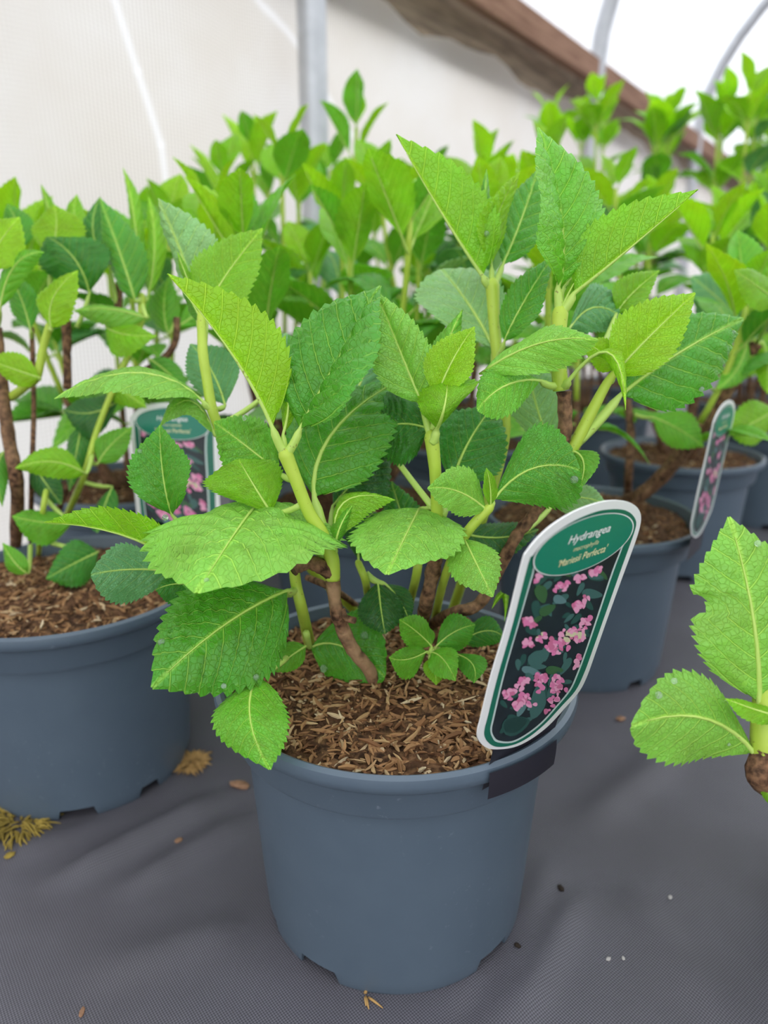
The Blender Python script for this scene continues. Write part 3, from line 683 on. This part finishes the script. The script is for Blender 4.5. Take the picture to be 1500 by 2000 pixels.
# outer tongue follows the outside of the rim
V = []; Fc = []; inv = (Matrix.Translation(tC) @ tagroot.rotation_euler.to_matrix().to_4x4()).inverted()
pc = Vector((POTS[0][0], POTS[0][1], 0))
a0 = math.atan2((tA-pc).y, (tA-pc).x)-.02; a1 = math.atan2((tB-pc).y, (tB-pc).x)-.06
ks = lin(0, 1, 12); pr_ = [(.1050, .1662), (.1085, .1662), (.1112, .1630), (.1114, .158), (.1112, .154), (.1106, .1475)]
for r, z in pr_:
    for k in ks:
        a = a0+(a1-a0)*k; V.append(inv @ (pc+Vector((r*math.cos(a), r*math.sin(a), z))))
n = len(ks)
for j in range(len(pr_)-1):
    for i in range(n-1): Fc.append((j*n+i, j*n+i+1, (j+1)*n+i+1, (j+1)*n+i))
mis = [0]*len(Fc)
me_clip = mobj('clip_tongue', [v for v in V[2*n:]], [tuple(q for q in f) for f in Fc[:3*(n-1)]], T_BLACK, tagroot)
pic = objs['picture']
def leafprint(cx, cy, L, W, a, mat, z):
    pts = []
    for k in range(14):
        t = k/14*2*math.pi; x = math.cos(t)*L; y = math.sin(t)*W*(1-.35*math.cos(t))
        pts.append(tagpt(cx+x*math.cos(a)-y*math.sin(a), cy+x*math.sin(a)+y*math.cos(a)))
    V = []; Fc = []; poly(pts, z, V, Fc); return V, Fc
def inpic(x, y):
    n = len(PIC); c = False
    for i in range(n):
        x1, y1 = PIC[i]; x2, y2 = PIC[(i+1) % n]
        if (y1 > y) != (y2 > y) and x < (x2-x1)*(y-y1)/(y2-y1)+x1: c = not c
    return c
acc = {i: ([], []) for i in range(4)}
for i in range(150):
    x = rn.uniform(200, 1040); y = rn.uniform(520, 1640); L = rn.uniform(28, 70); a = rn.uniform(0, 3.14); W = L*rn.uniform(.3, .5)
    if not all(inpic(x+L*1.05*math.cos(q), y+L*1.05*math.sin(q)) for q in (0, .8, 1.6, 2.4, 3.2, 4, 4.8, 5.5)): continue
    k = rn.choice((0, 0, 0, 1, 1, 2, 3) if y > 800 else (0, 0, 1, 2)); V, Fc = leafprint(x, y, L, W, a, None, .00032+.0000008*i)
    A, B = acc[k]; b = len(A); A += V; B += [tuple(b+q for q in f) for f in Fc]
for cx, cy, L, W, a, k in ((520, 700, 60, 40, 1.3, 2), (355, 1550, 95, 60, -.35, 0), (350, 1545, 80, 48, -.35, 1), (500, 1400, 50, 110, .2, 1), (500, 1110, 75, 45, -.6, 1), (640, 735, 45, 28, .3, 3), (560, 800, 60, 30, -.5, 2)):
    V, Fc = leafprint(cx, cy, L, W, a, None, .00046); A, B = acc[k]; b = len(A); A += V; B += [tuple(b+q for q in f) for f in Fc]
for k, (A, B) in acc.items(): mobj('printed_leaves', A, B, T_LVS[k], pic, smooth=False)
acc = {i: ([], []) for i in range(4)}
CL = [(490, 600, 42, 26, 12), (660, 640, 48, 34, 16), (770, 590, 50, 22, 14), (880, 550, 48, 34, 18), (770, 760, 75, 40, 24), (430, 870, 42, 36, 14), (470, 895, 28, 16, 6), (440, 1020, 50, 38, 14), (520, 985, 40, 30, 10), (600, 1030, 75, 60, 30), (700, 970, 70, 60, 26), (800, 890, 60, 40, 14), (770, 975, 50, 40, 14), (755, 1180, 30, 60, 12), (765, 1110, 25, 40, 8), (300, 1350, 55, 60, 26), (400, 1270, 55, 45, 18), (400, 1400, 80, 60, 30), (510, 1270, 55, 55, 22), (610, 1290, 45, 60, 18), (640, 1390, 70, 80, 34), (580, 1470, 50, 50, 18), (690, 1320, 30, 40, 10)]
zi = 0
for cx, cy, sx, sy, n in CL:
    for i in range(n):
        x = cx+rn.gauss(0, sx*.42); y = cy+rn.gauss(0, sy*.42)-(x-cx)*.35; L = rn.uniform(12, 24); a = rn.uniform(0, 3.14)
        if not all(inpic(x+L*1.1*math.cos(q), y+L*1.1*math.sin(q)) for q in (0, 1, 2, 3, 4, 5)): continue
        zi += 1; V, Fc = leafprint(x, y, L, L*rn.uniform(.55, .8), a, None, .00050+.0000004*zi)
        k = rn.choice((0, 0, 1, 1, 2)) if not (450 < cx < 800 and 900 < cy < 1000 and rn.random() < .3) else 3
        A, B = acc[k]; b = len(A); A += V; B += [tuple(b+q for q in f) for f in Fc]
for k, (A, B) in acc.items(): mobj('printed_flowers', A, B, T_PINKS[k], pic, smooth=False)
# title oval
def oval(s): return [tagpt(790+s*328*math.cos(t), 372-s*(118.5*math.cos(t)+166.7*math.sin(t))) for t in (2*math.pi*k/64 for k in range(64))]
V = []; Fc = []; poly(oval(1.0), .00072, V, Fc); ov = mobj('title_oval', V, Fc, T_WHITE, tagroot, smooth=False)
V = []; Fc = []; poly(oval(.975), .00080, V, Fc); mobj('oval_ground', V, Fc, T_GREEN, ov, smooth=False)
def text_mesh(body, shear, off=0.0):
    cu = bpy.data.curves.new('lettering', 'FONT'); cu.body = body; cu.shear = shear; cu.size = 1; cu.offset = off; cu.resolution_u = 3
    o = bpy.data.objects.new('lettering', cu); COL.objects.link(o)
    dg = bpy.context.evaluated_depsgraph_get(); me = bpy.data.meshes.new_from_object(o.evaluated_get(dg))
    V = [v.co.copy() for v in me.vertices]; Fc = [tuple(p.vertices) for p in me.polygons]
    bpy.data.objects.remove(o); bpy.data.meshes.remove(me); return V, Fc
for body, p0, p1, up, mt, off in (('Hydrangea', (686, 371), (960, 286), (12, -52), T_WHITE, .012), ('macrophylla', (720, 419), (884, 368), (7, -30), T_CREAM, .0), ("'Mariesii Perfecta'", (622, 522), (942, 414), (10, -46), T_CREAM, .008)):
    V, Fc = text_mesh(body, .28, off); x0 = min(v.x for v in V); x1 = max(v.x for v in V); W = x1-x0
    out = []
    for v in V:
        k = (v.x-x0)/W; q = tagpt(p0[0]+(p1[0]-p0[0])*k+up[0]*v.y/.7, p0[1]+(p1[1]-p0[1])*k+up[1]*v.y/.7); q.z = .00092; out.append(q)
    o = mobj('lettering', out, Fc, mt, tagroot, smooth=False)
def copy_tree(o, parent=None):
    c = o.copy(); COL.objects.link(c); c.parent = parent
    for ch in list(o.children): copy_tree(ch, c)
    return c
def place_tag(label, q0, x_dir, lean):
    """copy of the tag with the foot of its plate at q0"""
    t = copy_tree(tagroot); t['label'] = label
    for ch in list(t.children):
        if ch.name.startswith('clip_tongue'): bpy.data.objects.remove(ch)
    X = x_dir.normalized(); O = Vector((X.y, -X.x, 0)); Y = Vector((0, 0, math.cos(lean)))+O*math.sin(lean)
    t.location = q0; t.scale = (.92, .92, .92); t.rotation_euler = Matrix((X, Y, X.cross(Y))).transposed().to_euler(); return t
# ================================================================== left plant
left = thing('potted_hydrangea', 'hydrangea with brown bare lower stems in blue-grey pot beside a moss tuft', 'potted plant', (POTS[1][0], POTS[1][1], 0), GRP)
fill_pot(left, 2, 200, 1500, math.radians(-22))
SL = lambda *c, mat=M_STEM, name='stem', knob=0.0: stem(left, list(c), mat, name, 6, knob)
SL((30, 1080, sd(30, 1080), .0055), (34, 960, .60, .0055), (18, 860, .59, .0052), (4, 760, .585, .005), (-8, 640, .58, .0045), mat=M_BARK, name='woody_stem', knob=.08)
SL((60, 1065, sd(60, 1065), .0022), (62, 930, .615, .0022), (66, 800, .61, .002), (62, 640, .61, .002), mat=M_BARK, name='woody_stem')
SL((22, 775, .59, .0038), (50, 755, .575, .003), (72, 735, .57, .0034), (84, 680, .565, .003), (97, 635, .56, .003))
SL((105, 1060, sd(105, 1060), .0028), (160, 940, .62, .0028), (190, 840, .615, .0026), (230, 740, .61, .0026), (272, 640, .61, .003), (276, 580, .61, .0034), mat=M_STEM)
SL((132, 760, .62, .0032), (131, 690, .62, .0034), (129, 625, .62, .0044), mat=M_BARK, name='cut_stem', knob=.1)
SL((225, 690, .63, .003), (230, 620, .63, .003), (233, 552, .63, .0034), mat=M_BARK, name='cut_stem', knob=.05)
SL((90, 1060, sd(90, 1060), .003), (200, 800, .64, .003), (330, 690, .65, .003), (345, 620, .65, .003), mat=M_BARK, name='woody_stem')
SL((75, 1085, sd(75, 1085), .0024), (82, 1010, .595, .0024), (90, 960, .59, .0022))
for p, a, b, c, nd in (
    ([(-30, 525, .55), (2, 470, .55), (38, 424, .555)], (-34, -24), (36, 34), 'Y', (-10, 600, .57)),
    ([(0, 605, .56), (28, 520, .55), (86, 492, .545)], (-14, -14), (18, 26), 'M', (-5, 640, .58)),
    ([(100, 498, .60), (110, 445, .60), (106, 400, .605)], (-48, 2), (52, 2), 'Y', (97, 560, .60)),
    ([(175, 572, .60), (145, 505, .59), (92, 462, .595)], (-62, 18), (60, -22), 'D', (150, 640, .60)),
    ([(264, 588, .60), (236, 500, .595), (194, 386, .60)], (46, -14), (-26, 18), 'm', (276, 580, .61)),
    ([(215, 525, .62), (182, 455, .62), (196, 384, .625)], (-32, 10), (24, -2), 'D', (230, 600, .63)),
    ([(101, 642, .555), (104, 582, .55), (152, 528, .55)], (-30, -8), (36, 26), 'Y', (97, 637, .56)),
    ([(276, 565, .64), (262, 425, .645), (240, 328, .65)], (-9, 0), (20, -2), 'y', None),
    ([(288, 582, .62), (302, 480, .63), (290, 384, .64)], (-20, 0), (24, 0), 'y', (276, 585, .61)),
    ([(288, 622, .60), (215, 604, .59), (143, 606, .58)], (0, -10), (2, 32), 'T', (276, 590, .61)),
    ([(206, 636, .60), (238, 652, .59), (306, 656, .58)], (6, -24), (-10, 42), 'y', (250, 620, .61)),
    ([(78, 738, .565), (30, 722, .56), (-24, 702, .56)], (6, -32), (2, 30), 'Y', (72, 735, .57)),
    ([(168, 926, .59), (104, 902, .575), (30, 914, .565)], (2, -30), (6, 32), 'y', (180, 890, .61)),
    ([(142, 1022, .60), (84, 1020, .585), (24, 1008, .575)], (0, -26), (-4, 44), 'M', (90, 975, .595)),
    ([(192, 1078, .60), (150, 1098, .585), (90, 1130, .575)], (-12, -40), (14, 42), 'D', (100, 1060, .60)),
    ([(232, 782, .62), (180, 806, .615), (124, 800, .61)], (0, -34), (0, 46), 'd', (228, 745, .61)),
    ([(192, 742, .62), (238, 764, .61), (286, 796, .60)], (12, -24), (-10, 24), 'y', (228, 745, .61)),
    ([(192, 905, .61), (216, 870, .61), (258, 834, .61)], (-24, -16), (22, 20), 'M', (175, 900, .617)),
    ([(60, 645, .60), (42, 585, .60), (18, 535, .60)], (-26, 10), (28, -10), 'm', (62, 660, .61)),
    ([(108, 465, .65), (96, 412, .655), (80, 360, .66)], (-9, 2), (14, -2), 'y', None),
    ([(165, 470, .65), (146, 425, .655), (150, 380, .66)], (-20, 0), (22, 0), 'y', None),
    ([(44, 490, .64), (36, 442, .64), (14, 398, .645)], (-28, 8), (28, -8), 'm', None),
    ([(160, 830, .625), (150, 880, .615), (135, 960, .61)], (-26, 0), (26, 0), 'D', (190, 840, .617)),
    ([(220, 950, .63), (200, 1000, .62), (190, 1040, .61)], (-26, 6), (26, -6), 'D', (160, 940, .62)),
    ([(60, 900, .60), (90, 945, .60), (120, 985, .595)], (22, -16), (-22, 16), 'd', (62, 890, .615)),
    ([(10, 880, .60), (-5, 920, .59), (5, 990, .58)], (-20, 0), (22, 0), 'm', (20, 870, .595)),
    ([(55, 1120, .575), (30, 1100, .57), (5, 1060, .575)], (-14, 14), (16, -14), 'M', (60, 1065, .60)),
    ([(330, 655, .65), (320, 600, .655), (330, 540, .66)], (-30, 0), (30, 0), 'M', (345, 620, .65)),
    ([(345, 640, .65), (400, 600, .66), (440, 560, .67)], (-20, -18), (22, 20), 'M', (345, 620, .65)),
    ([(290, 700, .64), (330, 730, .63), (365, 770, .62)], (16, -20), (-16, 20), 'm', (300, 710, .645)),
):
    lf(left, p, a, b, c, nd, .5, .3, hi=True, teeth=13, pr=.0016)
# ================================================================== plant off to the right, reaching into view
right = thing('potted_hydrangea', 'hydrangea shoot with a nibbled light green leaf overhanging the bare fabric', 'potted plant', (.345, .36, 0), GRP)
fill_pot(right, 3, 0, 500, .4)
b3 = Vector((.315, .36, SOILZ))
P, R = spline([(b3, .0065), (Vector((.26, .345, .180)), .0065), (px(1505, 1520, .352), .0065), (px(1497, 1470, .350), .0072)], 6)
stem3(right, P, R, M_BARK, 'woody_stem', .06)
S((1498, 1500, .351, .0072), (1494, 1440, .350, .0066), (1496, 1370, .352, .0060), (1506, 1280, .356, .0058), root=right)
NR = (1496, 1470, .350)
lf(right, [(1482, 1372, .350), (1470, 1200, .346), (1424, 1010, .352)], (-112, 24), (112, -18), 'T', NR, .2, .2, pr=.0028, bull=.10, teeth=19, drops=[(.85, .8, .0018)], bite=(.50, .63, .30))
lf(right, [(1474, 1472, .350), (1372, 1402, .340), (1233, 1418, .330)], (8, -84), (-14, 92), 'T', NR, .4, -.3, pr=.0026, bull=.05, teeth=16, tab=PROFR, drops=[(.84, -.75, .0020), (.74, -.9, .0017), (.25, .5, .0009)])
lf(right, [(1530, 1402, .345), (1475, 1386, .340), (1416, 1364, .336)], (4, -14), (-4, 24), 'y', None, .6, -.8, hw=34, teeth=12)
lf(right, [(1500, 1510, .349), (1500, 1545, .345), (1512, 1580, .342)], (-14, 0), (14, 0), 'y', None, .6, .6, teeth=9)
lf(right, [(1510, 1290, .356), (1570, 1200, .37), (1640, 1120, .39)], (-60, -40), (60, 40), 'M', None, .4, .2)
lf(right, [(1520, 1400, .356), (1620, 1380, .37), (1740, 1400, .38)], (0, -70), (0, 70), 'M', None, .4, -.2)
# ================================================================== plants behind
def canon(seed, fold, droop, curl):
    b = Vector((0, 0, 0)); m = Vector((.5, 0, .10*curl)); t = Vector((1, 0, -droop))
    V, Fc, U, c = leaf_geo(b, m, t, Vector((0, .31*math.cos(fold), .31*math.sin(fold))), Vector((0, -.31*math.cos(fold), .31*math.sin(fold))), 12, 4, .10, .12, seed, PROF, .07, 2, Vector((0, 0, 1)))
    ps = [Vector((-.22+.22*k/3, 0, -.02*(1-k/3))) for k in range(3)]+[bez(b, c, t, k/6*.9) for k in range(7)]
    tv, tf = tube(ps, [.02, .018, .017]+[.014-.0018*k for k in range(7)], 6)
    mi = [0]*len(Fc)+[1]*len(tf); o = len(V); V += tv; U += [[.5, .5]]*len(tv); Fc += [tuple(o+i for i in f) for f in tf]
    me = bpy.data.meshes.new('leaf'); me.from_pydata([tuple(v) for v in V], [], Fc); me.materials.append(M_LEAF); me.materials.append(M_PET)
    me.polygons.foreach_set('material_index', mi); me.polygons.foreach_set('use_smooth', [True]*len(me.polygons))
    ul = me.uv_layers.new(name='UVMap'); li = [0]*len(me.loops); me.loops.foreach_get('vertex_index', li); flat = []
    for i in li: flat += U[i]
    ul.data.foreach_set('uv', flat); return me
CAN = [canon(i, f, d, c) for i, (f, d, c) in enumerate(((.15, .12, 1), (.35, .05, .6), (.55, .0, .3), (.25, .25, 1.2), (.75, -.05, .2), (.05, .18, 1.4)))]
UPR = [canon(20+i, f, d, c) for i, (f, d, c) in enumerate(((.5, -.05, .3), (.8, -.02, .1), (.3, .02, .5)))]
def grow(root, seed, nst, hgt, tones, L0=.085, spread=.13, low=.45, lean=Vector((0, 0, 0)), top=.05):
    rnd = random.Random(seed); org = root.location
    for s in range(nst):
        a = 2*math.pi*s/nst+rnd.uniform(-.4, .4); r0 = rnd.uniform(.01, .035)
        b = Vector((r0*math.cos(a), r0*math.sin(a), SOILZ)); h = hgt*rnd.uniform(.86, 1.0); sp = spread*rnd.uniform(.35, 1)
        t = Vector((sp*math.cos(a), sp*math.sin(a), h))+lean; m = b+(t-b)*.5+Vector((.35*sp*math.cos(a), .35*sp*math.sin(a), 0))
        n = 14; pts = [bez(b, m, t, k/n) for k in range(n+1)]; kb = int(n*low)
        V, Fc = tube(pts[:kb+1], [.0042-.001*k/n for k in range(kb+1)], 7); mobj('woody_stem', V, Fc, M_BARK, root)
        V, Fc = tube(pts[kb:], [.0032-.0008*k/n for k in range(n+1-kb)], 7); mobj('stem', V, Fc, M_STEM, root)
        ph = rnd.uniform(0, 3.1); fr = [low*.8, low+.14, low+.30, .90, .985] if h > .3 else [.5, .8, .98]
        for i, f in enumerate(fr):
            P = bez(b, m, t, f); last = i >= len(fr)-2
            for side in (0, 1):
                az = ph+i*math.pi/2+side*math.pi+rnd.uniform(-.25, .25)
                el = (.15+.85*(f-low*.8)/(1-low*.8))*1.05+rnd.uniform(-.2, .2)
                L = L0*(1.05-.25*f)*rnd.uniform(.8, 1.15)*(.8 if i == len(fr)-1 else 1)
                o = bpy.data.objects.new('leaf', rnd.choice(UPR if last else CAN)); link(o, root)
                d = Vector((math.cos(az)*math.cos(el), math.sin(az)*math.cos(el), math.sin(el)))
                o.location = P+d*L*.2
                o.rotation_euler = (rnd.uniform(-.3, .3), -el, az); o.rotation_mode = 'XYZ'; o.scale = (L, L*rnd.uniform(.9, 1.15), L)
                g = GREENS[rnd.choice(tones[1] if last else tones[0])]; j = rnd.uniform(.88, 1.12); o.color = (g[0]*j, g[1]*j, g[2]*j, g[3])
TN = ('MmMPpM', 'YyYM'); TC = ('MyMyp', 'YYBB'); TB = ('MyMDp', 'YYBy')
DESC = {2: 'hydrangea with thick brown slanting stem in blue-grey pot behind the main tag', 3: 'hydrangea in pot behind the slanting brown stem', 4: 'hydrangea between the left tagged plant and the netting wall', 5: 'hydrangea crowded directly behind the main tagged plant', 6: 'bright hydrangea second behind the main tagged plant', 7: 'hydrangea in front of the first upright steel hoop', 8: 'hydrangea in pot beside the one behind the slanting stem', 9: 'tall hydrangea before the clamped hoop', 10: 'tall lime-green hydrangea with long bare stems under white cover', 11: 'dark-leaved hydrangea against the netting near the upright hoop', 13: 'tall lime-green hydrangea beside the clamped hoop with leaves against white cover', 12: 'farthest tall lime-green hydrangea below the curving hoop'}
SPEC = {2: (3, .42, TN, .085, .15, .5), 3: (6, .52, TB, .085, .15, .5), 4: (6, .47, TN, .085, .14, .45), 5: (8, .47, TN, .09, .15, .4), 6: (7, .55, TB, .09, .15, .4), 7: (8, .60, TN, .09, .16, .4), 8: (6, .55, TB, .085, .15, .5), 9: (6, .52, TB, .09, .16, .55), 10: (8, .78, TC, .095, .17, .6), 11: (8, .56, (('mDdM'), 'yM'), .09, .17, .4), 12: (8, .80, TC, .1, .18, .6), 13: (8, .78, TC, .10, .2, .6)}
grow(right, 301, 5, .40, TN, .08, .06, .45, Vector((.06, .02, 0)))
BG = {}
for i in range(2, 14):
    r = thing('potted_hydrangea', DESC[i], 'potted plant', (POTS[i][0], POTS[i][1], 0), GRP); BG[i] = r
    fill_pot(r, 10+i, 0, 500 if i < 5 else 200, i*.9)
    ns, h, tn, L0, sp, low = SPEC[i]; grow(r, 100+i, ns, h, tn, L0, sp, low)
b3 = BG[2]
stem(b3, [(1205, 990, sd(1205, 990), .0085), (1260, 960, .765, .0082), (1320, 900, .75, .0078), (1400, 790, .73, .0076), (1450, 710, .72, .0070), (1478, 670, .71, .0064)], M_BARK, 'woody_stem', 6, .12)
stem(b3, [(1225, 985, sd(1225, 985), .0045), (1228, 920, .77, .0042), (1232, 850, .77, .004), (1225, 780, .77, .004)], M_BARK, 'woody_stem', 6, .12)
NB = (1478, 670, .71)
for p, a, b, c, nd in (
    ([(1275, 815, .70), (1325, 838, .69), (1374, 872, .68)], (20, -32), (-18, 30), 'M', (1240, 810, .72)),
    ([(1515, 800, .72), (1470, 826, .71), (1424, 846, .70)], (-10, -40), (10, 40), 'y', None),
    ([(1520, 590, .60), (1480, 560, .59), (1434, 528, .58)], (14, -26), (-8, 40), 'y', NB),
    ([(1490, 640, .70), (1500, 580, .70), (1500, 510, .71)], (-40, 0), (40, 0), 'Y', NB),
    ([(1470, 650, .71), (1410, 590, .73), (1350, 540, .75)], (34, -48), (-30, 50), 'p', NB),
    ([(1460, 660, .71), (1440, 720, .70), (1400, 760, .69)], (-20, -14), (20, 14), 'M', NB),
    ([(1490, 665, .71), (1500, 720, .70), (1500, 770, .69)], (-24, 0), (24, 0), 'y', NB),
):
    lf(b3, p, a, b, c, nd, .5, .2, hi=False)
# tags of the neighbours
place_tag('tag behind a dark leaf on the left tagged hydrangea, mostly hidden', onz(355, 1078, .165), Vector((1, -.12, 0)), math.radians(-6))
place_tag('tag seen nearly edge-on in the pot with slanting brown stem', onz(1362, 1052, .165), Vector((.60, .80, 0)), math.radians(5))
# ================================================================== bits on the fabric
M_MOSS = simple('moss', (.30, .22, .05), .9, .1, 90, .5); M_STRAW = simple('straw', (.42, .26, .10), .9, .1, 90, .4)
def tuft(name, c, n, L, rad, mat, label, cat, seed, flat=.5):
    rnd = random.Random(seed); V = []; Fc = []
    for i in range(n):
        a = rnd.uniform(0, 6.28); r = rad*math.sqrt(rnd.random()); b = Vector((r*math.cos(a), r*math.sin(a), .0005)); d = Vector((math.cos(a+rnd.gauss(0, .5)), math.sin(a+rnd.gauss(0, .5)), 0))
        l = L*rnd.uniform(.5, 1); k = rnd.uniform(.3, 1)*flat
        pts = [b, b+d*l*.4+Vector((0, 0, l*k)), b+d*l+Vector((0, 0, max(.0006, l*k*.35)))]
        tv, tf = tube([bez(pts[0], pts[1], pts[2], q/4) for q in range(5)], [.0007, .0009, .0008, .0006, .0003], 4); o = len(V); V += tv; Fc += [tuple(o+q for q in f) for f in tf]
    ob = mobj(name, V, Fc, mat); ob.location = (c.x, c.y, floor_z(c.x, c.y)); tag(ob, label, cat); return ob
tuft('moss_tuft', onz(40, 1605), 230, .016, .020, M_MOSS, 'yellow-brown moss tuft growing from under the left tagged pot', 'moss', 1)
tuft('straw_clump', onz(372, 1492), 200, .010, .011, M_STRAW, 'small tan straw clump beside the left tagged pot', 'straw', 2, .7)
tuft('root_wisp', onz(712, 1945), 5, .012, .003, M_STRAW, 'thin orange root wisp poking from under the main pot', 'root', 4, .2)
M_CRUMB = simple('crumb', (.30, .17, .10), .85, .2, 200, .4); M_DK = simple('dark_crumb', (.03, .022, .016), .85, .2); M_GRIT = simple('pale_grit', (.42, .40, .37), .6, .4)
def crumb(x, y, r, mat, label, seed, el=1.5):
    rnd = random.Random(seed); c = onz(x, y); bm = bmesh.new(); bmesh.ops.create_icosphere(bm, subdivisions=2, radius=1)
    for v in bm.verts: v.co = Vector((v.co.x*r*el, v.co.y*r, v.co.z*r*.6))*(1+.25*noise.noise(v.co*2+Vector((seed, 0, 0))))
    zm = min(v.co.z for v in bm.verts)
    me = bpy.data.meshes.new('soil_crumb'); bm.to_mesh(me); bm.free(); me.materials.append(mat)
    o = bpy.data.objects.new('soil_crumb', me); COL.objects.link(o); o.location = (c.x, c.y, floor_z(c.x, c.y)-zm*.8); o.rotation_euler = (0, 0, rnd.uniform(0, 3)); tag(o, label, 'crumb', 'crumbs on the weed fabric')
crumb(1212, 1407, .0032, M_CRUMB, 'tan bark crumb on the fabric beyond the main tag', 1)
crumb(468, 1535, .0042, M_CRUMB, 'reddish-brown bark flake beside the main pot, toward the left pot', 2, 2.2)
crumb(349, 1645, .0022, M_CRUMB, 'orange-brown bark crumb in front of the straw clump', 3)
crumb(20, 1675, .0026, M_MOSS, 'yellowish crumb in front of the moss tuft', 4)
crumb(1095, 1738, .0020, M_DK, 'dark crumb on a fabric crease right of the main pot', 5)
crumb(1010, 1853, .0016, M_DK, 'tiny black crumb at the foot of the main pot', 6)
crumb(1308, 1758, .0013, M_GRIT, 'pale grit grain on the open fabric, on its own', 7)
crumb(1188, 1876, .0012, M_GRIT, 'pale grit grain beside another on the open fabric', 8)
crumb(1217, 1875, .0010, M_GRIT, 'pale grit grain beside another on the open fabric', 9)
crumb(160, 1978, .0014, M_CRUMB, 'tiny tan husk on the dark fabric near the main pot', 10, 2.5)
